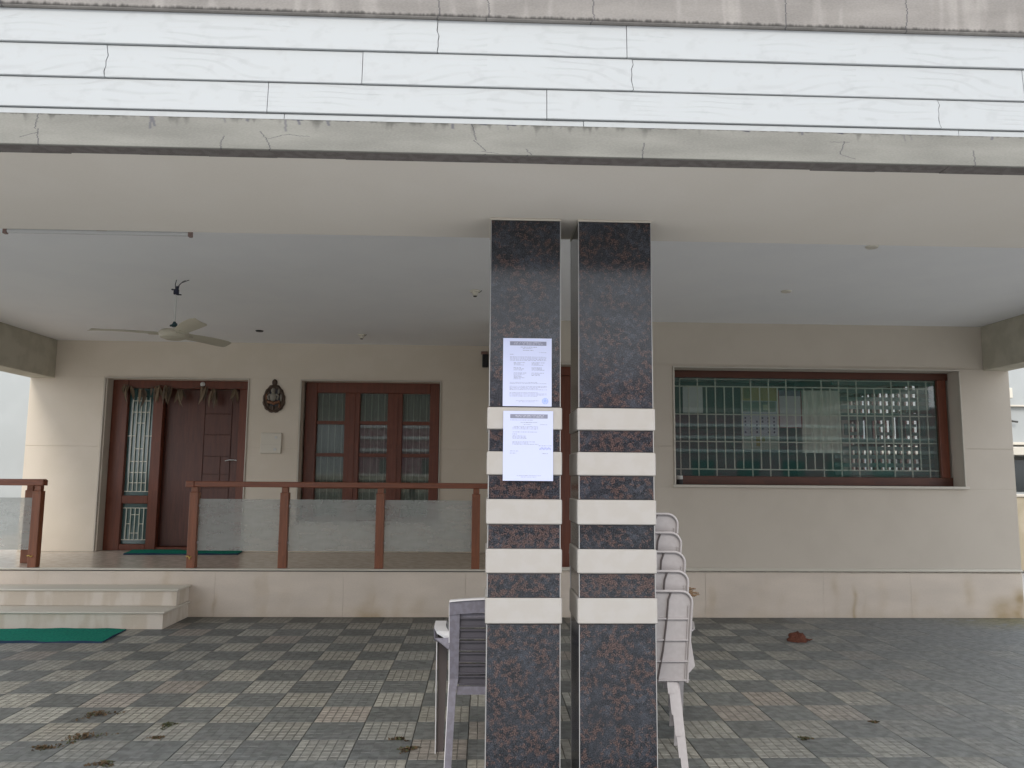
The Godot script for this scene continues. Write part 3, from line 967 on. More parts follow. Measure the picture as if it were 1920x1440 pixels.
func entrance(h: Node) -> void:
	var d := part("entrance_door", h)
	var zf := -9.80
	var f := func(nm: String, x0: float, x1: float, y0: float, y1: float, z0: float, z1: float) -> void:
		pbox(nm, d, M.frame, x0, x1, y0, y1, z0, z1, 0.005)
	f.call("frame", -4.56, -4.37, FLOOR, 2.53, -9.90, zf)
	f.call("frame", -4.058, -3.94, FLOOR, 2.43, -9.90, zf)
	f.call("frame", -3.01, -2.88, FLOOR, 2.43, -9.90, zf)
	f.call("frame", -4.37, -2.88, 2.43, 2.53, -9.90, zf)
	f.call("rail", -4.37, -4.058, 1.02, 1.115, -9.90, zf - 0.004)
	f.call("rail", -4.37, -4.058, FLOOR, 0.535, -9.90, zf - 0.004)
	f.call("threshold", -3.94, -3.01, FLOOR - 0.001, 0.50, -9.96, zf - 0.02)
	pbox("lining", d, M.wall, -4.579, -4.56, FLOOR, 2.53, -9.90, ZL - 0.006)
	# leaf set deep in the frame, built up of raised planks
	var zl := -9.90
	pbox("leaf", d, M.door, -3.94, -3.01, 0.505, 2.43, zl - 0.05, zl - 0.012)
	pbox("panel", d, M.door, -3.92, -3.46, 0.51, 2.425, zl - 0.012, zl - 0.002, 0.003)
	pbox("panel", d, M.door, -3.12, -3.015, 0.51, 2.425, zl - 0.012, zl, 0.003)
	var ys := [0.51, 0.74, 0.97, 1.21, 1.38, 1.60, 1.87, 2.13, 2.425]
	for i in ys.size() - 1:
		if i == 3 or i == 4:
			pbox("panel", d, M.door, -3.455, -3.245, ys[i] + 0.004, ys[i + 1] - 0.004, zl - 0.012, zl - 0.003, 0.003)
			pbox("panel", d, M.door, -3.238, -3.127, ys[i] + 0.004, ys[i + 1] - 0.004, zl - 0.012, zl - 0.001, 0.003)
		else:
			pbox("panel", d, M.door, -3.455, -3.127, ys[i] + 0.004, ys[i + 1] - 0.004, zl - 0.012, zl - 0.002 + 0.0015 * (i % 2), 0.003)
	var hd := MB.new()
	hd.tube([Vector3(-3.02, 1.545, zl + 0.03), Vector3(-3.07, 1.558, zl + 0.045), Vector3(-3.13, 1.556, zl + 0.045), Vector3(-3.17, 1.545, zl + 0.04)], 0.008, 8)
	hd.tube([Vector3(-3.045, 1.553, zl - 0.002), Vector3(-3.045, 1.553, zl + 0.04)], 0.01, 8)
	put("handle", hd, M.steel, d)
	var be := MB.new()
	be.lathe(Vector3.ZERO, [[0.0, 0.0], [0.03, 0.002], [0.028, 0.012], [0.014, 0.02], [0.0, 0.022]], 16)
	var bell := put("bell_button", be, M.plastic_white, d)
	bell.transform = Transform3D(Basis(Vector3.RIGHT, PI / 2), Vector3(-3.47, 2.485, zf + 0.001))
	# sidelight panes and their grilles
	pbox("pane", d, M.glass_green, -4.37, -4.058, 1.115, 2.43, -9.862, -9.857)
	pbox("pane", d, M.glass_green, -4.37, -4.058, 0.535, 1.02, -9.862, -9.857)
	var zg := -9.842
	var xs := [-4.318, -4.266, -4.214, -4.162, -4.110]
	var bw := 0.0085
	for x in xs:
		pbox("grille_bar", d, M.grille_white, x - bw / 2, x + bw / 2, 1.165, 2.32, zg - 0.006, zg + 0.006)
		pbox("grille_bar", d, M.grille_white, x - bw / 2, x + bw / 2, 0.585, 0.965, zg - 0.006, zg + 0.006)
	for q in [[2.275, 0, 4], [2.135, 0, 4], [2.0, 1, 3], [1.842, -1, 1], [1.842, 3, 5], [1.685, 1, 3], [1.53, 0, 4], [1.395, 0, 4], [1.27, 0, 4], [1.165, -1, 5], [0.965, -1, 5], [0.885, 1, 3], [0.775, 0, 1], [0.775, 3, 4], [0.665, 1, 3], [0.585, -1, 5]]:
		var a: float = -4.36 if q[1] < 0 else xs[q[1]]
		var b: float = -4.068 if q[2] > 4 else xs[q[2]]
		pbox("grille_bar", d, M.grille_white, a, b, q[0] - bw / 2, q[0] + bw / 2, zg - 0.005, zg + 0.0075)

func curtain(called: String, parent: Node, mt: Material, x0: float, x1: float, y0: float, y1: float, z: float, amp: float, waves: float, sd: int) -> MeshInstance3D:
	var m := MB.new()
	var f := noise(0.9, sd, FastNoiseLite.TYPE_SIMPLEX_SMOOTH, 2)
	var g := []
	for i in 9:
		var row := []
		for j in 73:
			var u := j / 72.0
			row.append(Vector3(lerpf(x0, x1, u), lerpf(y0, y1, i / 8.0), z + amp * (sin(u * TAU * waves + f.get_noise_2d(u * 3, i * 0.15) * 3.0) + 0.6 * f.get_noise_2d(u * 9, i * 0.1))))
		g.append(row)
	m.sheet(g)
	return put(called, m, mt, parent)

func veranda_window(h: Node) -> void:
	var w := part("triple_window", h)
	var z0 := -9.90
	var z1 := -9.80
	pbox("frame", w, M.frame, -2.20, -2.06, 0.825, 2.53, z0, z1, 0.005)
	pbox("frame", w, M.frame, -0.66, -0.545, 0.825, 2.53, z0, z1, 0.005)
	pbox("frame", w, M.frame, -1.713, -1.528, 0.875, 2.40, z0, z1 - 0.002, 0.005)
	pbox("frame", w, M.frame, -1.185, -1.0, 0.875, 2.40, z0, z1 - 0.002, 0.005)
	pbox("frame", w, M.frame, -2.06, -0.66, 2.40, 2.53, z0, z1 - 0.001, 0.005)
	pbox("frame", w, M.frame, -2.06, -0.66, 0.825, 0.875, z0, z1 - 0.001, 0.005)
	# the casement meeting lines on the mullions
	for x in [-1.62, -1.092]:
		pbox("casement_edge", w, M.frame, x - 0.035, x + 0.035, 0.88, 2.395, z1 - 0.003, z1 + 0.007, 0.003)
	for c in [[-2.06, -1.713], [-1.528, -1.185], [-1.0, -0.66]]:
		for y in [2.03, 1.63, 1.238]:
			pbox("glazing_bar", w, M.frame, c[0], c[1], y - 0.021, y + 0.021, z0 + 0.01, z1 - 0.012, 0.004)
		for y in [[2.051, 2.40], [1.651, 2.009], [1.259, 1.609], [0.875, 1.217]]:
			pbox("pane", w, M.glass, c[0], c[1], y[0], y[1], -9.853, -9.848)
		for k in 4:
			var x: float = lerpf(c[0], c[1], (k + 0.6) / 4.2)
			pbox("grille_bar", w, M.grille_dim, x - 0.004, x + 0.004, 0.85, 2.45, -9.915, -9.907)
	curtain("curtain", w, M.curtain, -2.2, -0.54, 0.8, 2.5, -10.02, 0.018, 13.0, 61)

func room_window(h: Node) -> void:
	var w := part("grille_window", h)
	var z0 := ZR - 0.25
	var z1 := ZR - 0.20
	pbox("frame", w, M.sill, 1.972, 4.968, 2.44, 2.513, z0, z1 + 0.012, 0.004)
	pbox("frame", w, M.sill, 1.972, 4.968, 1.317, 1.405, z0, z1 + 0.012, 0.004)
	pbox("frame", w, M.frame, 4.85, 4.945, 1.405, 2.44, z0, z1 + 0.01, 0.004)
	pbox("frame", w, M.frame, 1.972, 2.02, 1.405, 2.44, z0, z1 + 0.01, 0.004)
	for k in 3:
		var a := 2.02 + 0.9433 * k
		pbox("pane", w, M.glass_teal, a, a + 0.9433, 1.405, 2.44, z0 + 0.02, z0 + 0.025)
	var zg := z0 - 0.03
	var x := 2.095
	var k := 0
	var hs := [2.354, 2.057, 1.767, 1.477]
	while x < 4.84:
		var tall := k % 4 == 0 or k % 4 == 2 and k % 8 == 2
		pbox("grille_bar", w, M.grille, x - 0.0055, x + 0.0055, 1.40 if tall else 1.477, 2.45 if tall else 2.354, zg - 0.0055, zg + 0.0055)
		x += 0.0958
		k += 1
	for y in hs:
		pbox("grille_bar", w, M.grille, 2.0, 4.86, y - 0.006, y + 0.006, zg + 0.0057, zg + 0.014)
	pbox("grille_bar", w, M.grille, 2.1, 4.86, 2.428, 2.435, zg + 0.0052, zg + 0.014)
	# what hangs and stands just inside
	var zi := zg - 0.07
	var cal := mat(Color.WHITE, 0.6)
	cal.albedo_texture = calendar_image()
	var cm := quad_uv(2.775, 3.175, 1.69, 2.37, zi, 0.004)
	tag(put("calendar", cm, cal), "wall calendar with yellow heading and date grid hanging behind the window grille", "calendar")
	var pm := MB.new()
	pm.box(2.145, 2.36, 2.075, 2.36, zi, zi + 0.003)
	tag(put("paper_sheet", pm, mat(lin(0.85, 0.87, 0.86), 0.6)), "blank white paper hanging at the upper left inside the grille window", "paper")
	var po := thing("poster", "pale poster with thin red side edges hanging right of the calendar", "poster", Vector3(3.31, 1.93, zi))
	pbox("sheet", po, mat(lin(0.62, 0.58, 0.60), 0.6), -0.125, 0.125, 0.0, 0.40, 0.0, 0.003)
	pbox("edge_strip", po, mat(lin(0.30, 0.05, 0.05), 0.6), -0.128, -0.117, -0.005, 0.40, 0.003, 0.006)
	pbox("edge_strip", po, mat(lin(0.30, 0.05, 0.05), 0.6), 0.117, 0.128, -0.005, 0.40, 0.003, 0.006)
	pbox("edge_strip", po, mat(lin(0.30, 0.05, 0.05), 0.6), -0.117, 0.117, -0.005, 0.005, 0.003, 0.006)
	pbox("heading", po, mat(lin(0.20, 0.17, 0.24), 0.6), -0.117, 0.117, 0.34, 0.40, 0.003, 0.005)
	var cu := curtain("white_curtain", self, mat(lin(0.78, 0.80, 0.70), 0.85), 3.44, 3.87, 1.66, 2.335, zi - 0.02, 0.010, 5.0, 62)
	tag(cu, "pale cream curtain panel hanging inside the grille window", "curtain")
	var jar := thing("glass_jar", "small glass jar with a pale lid standing in the window's lower left corner", "jar", Vector3(2.045, 1.317, z1 + 0.055))
	var jm := MB.new()
	jm.lathe(Vector3.ZERO, [[0.0, 0.0], [0.03, 0.0], [0.033, 0.01], [0.033, 0.04], [0.028, 0.05]], 14)
	put("bowl", jm, M.black, jar)
	var jl := MB.new()
	jl.lathe(Vector3(0, 0.05, 0), [[0.028, 0.0], [0.033, 0.004], [0.033, 0.035], [0.028, 0.04], [0.0, 0.04]], 14)
	put("lid", jl, M.plastic_white, jar)
	# lattice screen with a square spiral motif behind the right part of the glass
	var ls := thing("lattice_screen", "grey green lattice screen with square spiral motifs behind the right of the window", "screen", Vector3(4.32, 1.40, zi - 0.10))
	for y in [0.03, 0.115, 0.205, 0.295, 0.38, 0.66, 0.745, 0.835, 0.92, 1.01]:
		pbox("slat", ls, M.lattice, -0.50, 0.60, y, y + 0.042, -0.012, 0.012)
	for c in 3:
		var o := -0.46 + 0.345 * c
		var key := [[0.0, 0.04, 0.42, 0.66], [0.04, 0.29, 0.625, 0.66], [0.25, 0.29, 0.46, 0.625], [0.085, 0.25, 0.46, 0.495], [0.085, 0.12, 0.495, 0.585], [0.12, 0.19, 0.555, 0.585]]
		for q in key:
			pbox("motif_bar", ls, M.lattice, o + q[0], o + q[1], q[2], q[3], -0.01, 0.01)

func quad_uv(x0: float, x1: float, y0: float, y1: float, z: float, t: float) -> ArrayMesh:
	# a thin sheet whose front carries the print; slightly wavy
	var st := SurfaceTool.new()
	st.begin(Mesh.PRIMITIVE_TRIANGLES)
	var nx := 8
	var ny := 12
	for side in 2:
		for i in nx:
			for j in ny:
				var p := []
				for k in [[0, 0], [1, 0], [1, 1], [0, 1]]:
					var u := float(i + k[0]) / nx
					var v := float(j + k[1]) / ny
					var bulge := t * (0.5 + 0.5 * sin(v * 7.0 + u * 2.0)) * (1.0 if side == 0 else 0.8)
					p.append([Vector3(lerpf(x0, x1, u), lerpf(y1, y0, v), z + bulge + (0.0006 if side == 0 else 0.0)), Vector2(u, v)])
				var order := [0, 1, 2, 0, 2, 3] if side == 0 else [0, 2, 1, 0, 3, 2]
				for q in order:
					st.set_normal(Vector3(0, 0, 1.0 if side == 0 else -1.0))
					st.set_uv(p[q][1])
					st.add_vertex(p[q][0])
	return st.commit()

func side_window(h: Node) -> void:
	var w := part("side_window", h)
	var x0 := 5.37
	var k := 0
	var z := -9.3
	while z > -11.3:
		pbox("grille_bar", w, M.frame, x0 - 0.012, x0 + 0.012, 1.45, 2.60, z - 0.035, z + 0.035)
		z -= 0.165
		k += 1
	for y in [1.45, 1.83, 2.21, 2.56]:
		pbox("frame", w, M.frame, x0 + 0.0125, x0 + 0.05, y, y + 0.05, -11.3, -9.25)

# ---------------------------------------------------------------- pillars
func pillars() -> void:
	var ys := [0.773, 0.879, 0.980, 1.082, 1.184, 1.290, 1.392, 1.493, 1.587, 1.684]
	for s in 2:
		var x0: float = [0.027, 0.416][s]
		var w: float = [0.309, 0.325][s]
		var at := Vector3(x0 + w / 2, 0, -3.535)
		var p := thing("pillar", ["left granite pillar with cream stone bands and two paper notices on it", "right granite pillar with cream stone bands and no paper on it"][s], "pillar", at, "twin granite porch pillars")
		var hw := w / 2
		var hd := 0.152
		pbox("core", p, M.base, -hw + 0.02, hw - 0.02, 0.0, 2.528, -hd + 0.02, hd - 0.02)
		pbox("granite_shaft", p, M.granite[1 - s] if s == 0 else M.granite[1], -hw, hw, 1.685, 2.518, -hd, hd, 0.0025)
		pbox("granite_shaft", p, M.granite[3], -hw, hw, 0.0, 0.772, -hd, hd, 0.0025)
		pbox("plaster_collar", p, M.trim, -hw - 0.004, hw + 0.004, 2.519, 2.5275, -hd - 0.004, hd + 0.004, 0.002)
		for i in 9:
			if i % 2 == 0:
				pbox("cream_band", p, M.cream, -hw - 0.007, hw + 0.007, ys[i] + 0.0005, ys[i + 1] - 0.0005, -hd - 0.007, hd + 0.007, 0.004)
			else:
				pbox("granite_band", p, M.granite[[0, 2, 0, 3, 2, 1, 3, 0][(i - 1) / 2 + 4 * s]] if not (s == 0 and i == 3) else M.granite[2], -hw, hw, ys[i], ys[i + 1], -hd, hd, 0.0025)
		# raw arrises of the facing slabs
		for sx in [-1.0, 1.0]:
			for sz in [-1.0, 1.0]:
				var m := MB.new()
				for q in [[0.0, 0.77], [0.881, 0.978], [1.084, 1.182], [1.292, 1.390], [1.495, 1.585], [1.687, 2.516]]:
					m.box(sx * (hw - 0.0022), sx * (hw + 0.0008), q[0], q[1], sz * (hd - 0.0022), sz * (hd + 0.0008))
				put("arris", m, M.stone_edge, p)

# ---------------------------------------------------------------- railings
func post(parent: Node, x: float, z: float) -> void:
	var m := MB.new()
	m.box(x - 0.041, x + 0.041, FLOOR, 1.205, z - 0.041, z + 0.041, 0.004)
	m.box(x - 0.031, x + 0.031, 1.205, 1.256, z - 0.031, z + 0.031, 0.003)
	put("post", m, M.teak, parent)

func railings() -> void:
	var z := -8.03
	var r := thing("veranda_railing", "teak railing with dusty glass panels along the veranda edge right of the steps", "railing")
	var xs := [-2.858, -1.968, -1.016, -0.056]
	for x in xs:
		post(r, x, z)
	pbox("handrail", r, M.teak_rail, -2.86, 0.10, 1.257, 1.312, z - 0.045, z + 0.045, 0.006)
	pbox("handrail_end", r, M.teak_rail, -2.945, -2.863, 1.252, 1.314, z - 0.047, z + 0.047, 0.006)
	for i in 3:
		pbox("glass_panel", r, M.dusty, xs[i] + 0.044, xs[i + 1] - 0.044, 0.631, 1.138, z - 0.005, z + 0.005)
		for y in [0.70, 1.06]:
			for sd in [[xs[i] + 0.041, xs[i] + 0.062], [xs[i + 1] - 0.062, xs[i + 1] - 0.041]]:
				pbox("clip", r, M.stone_edge, sd[0], sd[1] - 0.004 if sd[0] == xs[i] + 0.041 else sd[1], y, y + 0.022, z - 0.011, z + 0.011, 0.002)
	var b := MB.new()
	b.tube([Vector3(-2.90, 0.575, z + 0.048), Vector3(-2.88, 0.582, z + 0.052), Vector3(-2.862, 0.566, z + 0.052), Vector3(-2.848, 0.578, z + 0.05)], 0.006, 6)
	b.tube([Vector3(-2.87, 0.57, z + 0.05), Vector3(-2.862, 0.55, z + 0.05)], 0.007, 6)
	put("brass_hook", b, M.brass, r)
	var l := thing("veranda_railing", "end of the teak and glass railing left of the steps", "railing")
	post(l, -4.387, z)
	post(l, -5.30, z)
	pbox("handrail", l, M.teak_rail, -6.9, -4.33, 1.257, 1.312, z - 0.045, z + 0.045, 0.006)
	pbox("glass_panel", l, M.dusty, -5.256, -4.431, 0.631, 1.138, z - 0.005, z + 0.005)
	pbox("glass_panel", l, M.dusty, -6.9, -5.344, 0.631, 1.138, z - 0.005, z + 0.005)
	var b2 := MB.new()
	b2.tube([Vector3(-4.43, 0.575, z + 0.048), Vector3(-4.41, 0.582, z + 0.052), Vector3(-4.39, 0.566, z + 0.052), Vector3(-4.38, 0.578, z + 0.05)], 0.006, 6)
	put("brass_hook", b2, M.brass, l)
	var k := thing("veranda_railing", "second teak railing post and rail standing behind the left railing", "railing")
	post(k, -4.68, -8.42)
	pbox("handrail", k, M.teak_rail, -6.9, -4.55, 1.262, 1.318, -8.465, -8.375, 0.006)

# ---------------------------------------------------------------- fittings
func porch_fittings() -> void:
	# ceiling fan
	var hub := Vector3(-2.56, 2.53, -6.5)
	var fan := thing("ceiling_fan", "cream three bladed ceiling fan hanging from a dark hook with loose wires", "ceiling fan", hub)
	var m := MB.new()
	m.lathe(Vector3.ZERO, [[0.0, -0.045], [0.06, -0.045], [0.105, -0.03], [0.118, -0.005], [0.118, 0.015], [0.09, 0.035], [0.03, 0.045], [0.0, 0.046]], 28)
	put("motor", m, M.fan, fan)
	for a in [172.0, 52.0, -68.0]:
		var bl := MB.new()
		var g := []
		for i in 9:
			var t := i / 8.0
			var row := []
			var wd := lerpf(0.045, 0.068, smoothstep(0.0, 0.6, t)) * (1.0 - 0.35 * smoothstep(0.92, 1.0, t))
			for j in 5:
				var s := j / 4.0 * 2.0 - 1.0
				row.append(Vector3(0.13 + 0.52 * t, 0.012 * sin(t * 2.2) + s * 0.017 + 0.006 * s * s, s * wd))
			g.append(row)
		bl.sheet(g)
		var g2 := []
		for row in g:
			var r2 := []
			for q in row:
				r2.append(q + Vector3(0, -0.003, 0))
			g2.append(r2)
		bl.sheet(g2)
		for e in [0, 4]:
			for i in 8:
				bl.quad(g[i][e], g[i + 1][e], g2[i + 1][e], g2[i][e])
		var b := put("blade", bl, M.fan, fan)
		b.rotation_degrees.y = -a
		var ir := MB.new()
		ir.box(0.09, 0.20, -0.006, 0.004, -0.022, 0.022, 0.002)
		var iron := put("blade_iron", ir, M.fan, fan)
		iron.rotation_degrees.y = -a
	var rod := MB.new()
	rod.tube([Vector3(0, 0.045, 0), Vector3(0, 0.34, 0)], 0.008, 8)
	put("down_rod", rod, M.plastic_white, fan)
	var cup := MB.new()
	cup.lathe(Vector3(0, 0.06, 0), [[0.0, 0.0], [0.02, 0.0], [0.026, 0.012], [0.016, 0.03], [0.01, 0.045]], 10)
	cup.tube([Vector3(-0.03, 0.07, 0.01), Vector3(0.0, 0.075, 0.015), Vector3(0.022, 0.085, 0.0)], 0.009, 6)
	put("lower_coupling", cup, mat(lin(0.02, 0.06, 0.07), 0.5), fan)
	var hk := MB.new()
	hk.box(-0.02, 0.02, 0.335, 0.38, -0.012, 0.012, 0.003)
	hk.box(-0.04, -0.022, 0.372, 0.382, -0.01, 0.01, 0.002)
	hk.box(0.0, 0.042, 0.33, 0.338, -0.01, 0.01, 0.002)
	hk.lathe(Vector3(0.004, 0.38, 0), [[0.0, 0.0], [0.014, 0.002], [0.016, 0.016], [0.006, 0.026], [0.0, 0.026]], 10)
	put("shackle", hk, M.dark_navy, fan)
	var wr := MB.new()
	wr.tube([Vector3(-0.008, 0.38, 0), Vector3(-0.012, 0.42, 0), Vector3(-0.004, 0.46, 0)], 0.0035, 5)
	wr.tube([Vector3(0.01, 0.38, 0), Vector3(0.016, 0.41, 0), Vector3(0.04, 0.435, 0.0), Vector3(0.075, 0.45, 0), Vector3(0.10, 0.4595, 0)], 0.003, 5)
	wr.tube([Vector3(0.016, 0.38, 0), Vector3(0.022, 0.42, 0.0), Vector3(0.05, 0.446, 0), Vector3(0.07, 0.455, 0)], 0.0025, 5)
	put("wire", wr, M.dark_navy, fan)
	# tube light on the ceiling behind the front beam
	var tl := thing("tube_light", "unlit white tube light batten with brown end holders on the porch ceiling", "tube light", Vector3(-2.50, 2.99, -5.05))
	pbox("batten", tl, M.plastic_white, -0.60, 0.58, -0.03, -0.0005, -0.018, 0.018, 0.003)
	var tb := MB.new()
	tb.tube([Vector3(-0.585, -0.052, 0.0), Vector3(0.575, -0.052, 0.0)], 0.014, 12)
	put("tube", tb, mat(lin(0.6, 0.6, 0.6), 0.2), tl)
	for x in [-0.6, 0.58]:
		pbox("end_holder", tl, mat(lin(0.24, 0.16, 0.14), 0.5), x - 0.012, x + 0.012, -0.072, -0.0005, -0.016, 0.016, 0.003)
	pbox("starter", tl, mat(lin(0.26, 0.18, 0.13), 0.5), -0.02, 0.05, -0.043, -0.03, -0.014, 0.014, 0.003)
	# small lamp holders on the ceiling
	for q in [[-0.079, -6.70, "small white bulb holder on the ceiling just left of the left pillar"], [-1.40, -8.95, "small white bulb holder on the ceiling above the triple window"]]:
		var bh := thing("bulb_holder", q[2], "bulb holder", Vector3(q[0], 2.99, q[1]), "bulb holders on the porch ceiling")
		var a := MB.new()
		a.lathe(Vector3.ZERO, [[0.014, -0.05], [0.022, -0.046], [0.024, -0.02], [0.042, -0.016], [0.045, -0.0005]], 16)
		put("holder", a, M.board_white, bh)
		var c := MB.new()
		c.lathe(Vector3.ZERO, [[0.0, -0.056], [0.015, -0.056], [0.016, -0.048]], 12)
		put("socket", c, M.black, bh)
		var d := MB.new()
		d.tube([Vector3(0.03, -0.02, 0), Vector3(0.05, -0.012, 0.01), Vector3(0.055, -0.001, 0.01)], 0.003, 5)
		put("wire", d, M.black, bh)
	for q in [[-2.52, -8.8, "dark round cover plate on the ceiling above the wall plaque"], [2.684, -5.20, "small pale cover plate on the ceiling near the front beam at right"], [2.60, -6.53, "small pale cover plate on the ceiling over the grille window"]]:
		var a := MB.new()
		a.lathe(Vector3.ZERO, [[0.0, -0.012], [0.038, -0.012], [0.045, -0.0005]], 16)
		var o := put("cover_plate", a, M.black if q[0] < 0 else M.board_white)
		o.position = Vector3(q[0], 2.99, q[1])
		tag(o, q[2], "cover plate")
	# wall plates
	var sb := thing("switch_board", "square cream switch board low on the wall between door and triple window", "switch board", Vector3(-2.558, 1.76, ZL))
	pbox("plate", sb, M.board_white, -0.125, 0.125, -0.125, 0.125, 0.0005, 0.028, 0.006)
	pbox("switch", sb, M.plastic_white, 0.045, 0.075, 0.055, 0.085, 0.028, 0.034, 0.003)
	pbox("switch", sb, M.plastic_white, 0.035, 0.07, -0.09, -0.06, 0.028, 0.034, 0.003)
	pbox("seam", sb, M.trim, -0.115, 0.115, -0.019, -0.016, 0.028, 0.0288)
	var wl := thing("wall_box", "small black box fixed high on the wall beside the left pillar", "wall box", Vector3(0.02, 2.72, ZL))
	pbox("case", wl, M.black, -0.035, 0.04, 0.0, 0.16, 0.0005, 0.07, 0.008)
	pbox("bracket", wl, mat(lin(0.30, 0.18, 0.15), 0.6), -0.05, 0.03, 0.162, 0.20, 0.0005, 0.03, 0.003)
	plaque()
	garland()

func blob(m: MB, c: Vector3, r: Vector3, t := Transform3D()) -> void:
	var g := []
	for i in 9:
		var th := PI * i / 8.0
		var row := []
		for j in 13:
			var ph := TAU * j / 12.0
			row.append(t * (c + Vector3(sin(th) * cos(ph) * r.x, cos(th) * r.y, sin(th) * sin(ph) * r.z)))
		g.append(row)
	m.sheet(g)

func plaque() -> void:
	var p := thing("wall_plaque", "dark bronze oval relief plaque with a seated figure beside the entrance door", "plaque", Vector3(-2.547, 2.325, ZL))
	var poly := PackedVector2Array()
	for i in 40:
		var a := TAU * i / 40.0
		var s := 1.0 + 0.03 * sin(a * 13.0)
		poly.append(Vector2(cos(a) * 0.134 * s * (1.0 - 0.14 * sin(a)), sin(a) * 0.175 * s - 0.02))
	var m := MB.new()
	m.prism(poly, 0.0005, 0.018)
	put("backplate", m, M.bronze, p)
	var rim := MB.new()
	var pts := []
	for i in 41:
		var a := TAU * i / 40.0
		pts.append(Vector3(cos(a) * 0.117 * (1.0 - 0.14 * sin(a)), sin(a) * 0.155 - 0.02, 0.02))
	rim.tube(pts, 0.012, 7)
	put("rim", rim, M.bronze, p)
	var cr := MB.new()
	blob(cr, Vector3(0, 0.175, 0.012), Vector3(0.034, 0.042, 0.018))
	put("crest", cr, M.bronze, p)
	var bg := MB.new()
	blob(bg, Vector3(0, -0.01, 0.016), Vector3(0.085, 0.115, 0.01))
	put("hollow", bg, M.bronze_dark, p)
	var fg := MB.new()
	blob(fg, Vector3(-0.008, 0.072, 0.036), Vector3(0.026, 0.034, 0.02))
	blob(fg, Vector3(-0.008, -0.005, 0.032), Vector3(0.042, 0.055, 0.022))
	fg.tube([Vector3(-0.045, 0.03, 0.03), Vector3(-0.072, 0.0, 0.036), Vector3(-0.05, -0.04, 0.042)], 0.012, 7)
	fg.tube([Vector3(0.03, 0.03, 0.03), Vector3(0.06, 0.005, 0.036), Vector3(0.045, -0.035, 0.042)], 0.012, 7)
	put("figure", fg, M.bronze_pale, p)
	var lg := MB.new()
	lg.tube([Vector3(-0.07, -0.062, 0.035), Vector3(-0.01, -0.078, 0.045), Vector3(0.02, -0.088, 0.04)], 0.018, 7)
	lg.tube([Vector3(0.075, -0.060, 0.035), Vector3(0.03, -0.074, 0.042), Vector3(-0.01, -0.086, 0.038)], 0.018, 7)
	put("folded_legs", lg, M.bronze_red, p)
	for s in [[-0.088, -0.005, 0.04, M.bronze_red], [0.086, -0.012, 0.045, M.bronze_pale], [-0.06, 0.055, 0.03, M.bronze], [0.055, 0.065, 0.035, M.bronze_pale], [0.058, 0.02, 0.02, M.bronze], [-0.062, -0.105, 0.03, M.bronze], [0.07, -0.11, 0.028, M.bronze_red], [0.0, -0.135, 0.03, M.bronze]]:
		var o := MB.new()
		blob(o, Vector3(s[0], s[1], 0.024), Vector3(0.012, s[2], 0.012))
		put("ornament", o, s[3], p)

func leaf_mesh(l: float, w: float, curl: float) -> MB:
	var m := MB.new()
	var g := []
	for i in 7:
		var t := i / 6.0
		var hw := w * sin(PI * pow(t, 0.8)) * 0.5 + 0.001
		var row := []
		for j in 3:
			var s := j - 1.0
			row.append(Vector3(s * hw + curl * 0.2 * sin(t * 3.0) * l, -l * t, 0.01 + curl * sin(t * 2.6) * 0.3 * l + absf(s) * hw * 0.6))
		g.append(row)
	m.sheet(g)
	return m

func garland() -> void:
	var g := thing("leaf_garland", "dried brown mango leaf garland strung across the entrance door head", "garland")
	g.set_meta("kind", "thing")
	var z := -9.775
	var pts := []
	for i in 25:
		var t := i / 24.0
		pts.append(Vector3(lerpf(-4.44, -2.96, t), 2.475 - 0.05 * sin(t * PI * 3.0) * sin(t * PI * 3.0) - 0.02 * t, z))
	var st := MB.new()
	st.tube(pts, 0.003, 5)
	put("string", st, M.leaf_dry2, g)
	var shapes := []
	for k in 5:
		shapes.append(leaf_mesh(0.12 + 0.03 * k, 0.034 + 0.004 * (k % 3), [-0.5, 0.4, 0.1, -0.2, 0.6][k]).mesh())
	var i := 0
	for c in [[-4.38, 6, 0.05], [-4.20, 5, 0.045], [-4.02, 7, 0.05], [-3.87, 9, 0.045], [-3.72, 6, 0.04], [-3.42, 5, 0.04], [-3.30, 7, 0.04], [-3.10, 4, 0.025]]:
		for k in c[1]:
			var x: float = c[0] + rng.randf_range(-c[2], c[2])
			var t := (x + 4.44) / 1.48
			var y := 2.475 - 0.05 * pow(sin(t * PI * 3.0), 2) - 0.02 * t
			var o := put("leaf", shapes[i % 5], M.leaf_dry if i % 3 else M.leaf_dry2, g)
			o.position = Vector3(x, y, z + rng.randf_range(-0.008, 0.008))
			o.rotation = Vector3(rng.randf_range(-0.1, 0.2), rng.randf_range(-0.9, 0.9), rng.randf_range(-0.4, 0.4))
			i += 1

# ---------------------------------------------------------------- notices
func notices() -> void:
	for s in 2:
		var m := mat(Color.WHITE, 0.75, 0.3)
		m.albedo_texture = notice_image(s == 1)
		var q := [0.0855, 0.2975, 1.688, 1.986, -3.3828] if s == 0 else [0.0885, 0.3035, 1.368, 1.667, -3.3758]
		var me := quad_uv(q[0], q[1], q[2], q[3], q[4] + 0.0006, 0.004 if s == 0 else 0.005)
		tag(put("paper_notice", me, m), ["upper white typed notice with a round blue stamp pasted on the left pillar", "lower white typed notice with a signature pasted over the cream bands"][s], "notice", "notices pasted on the pillar")

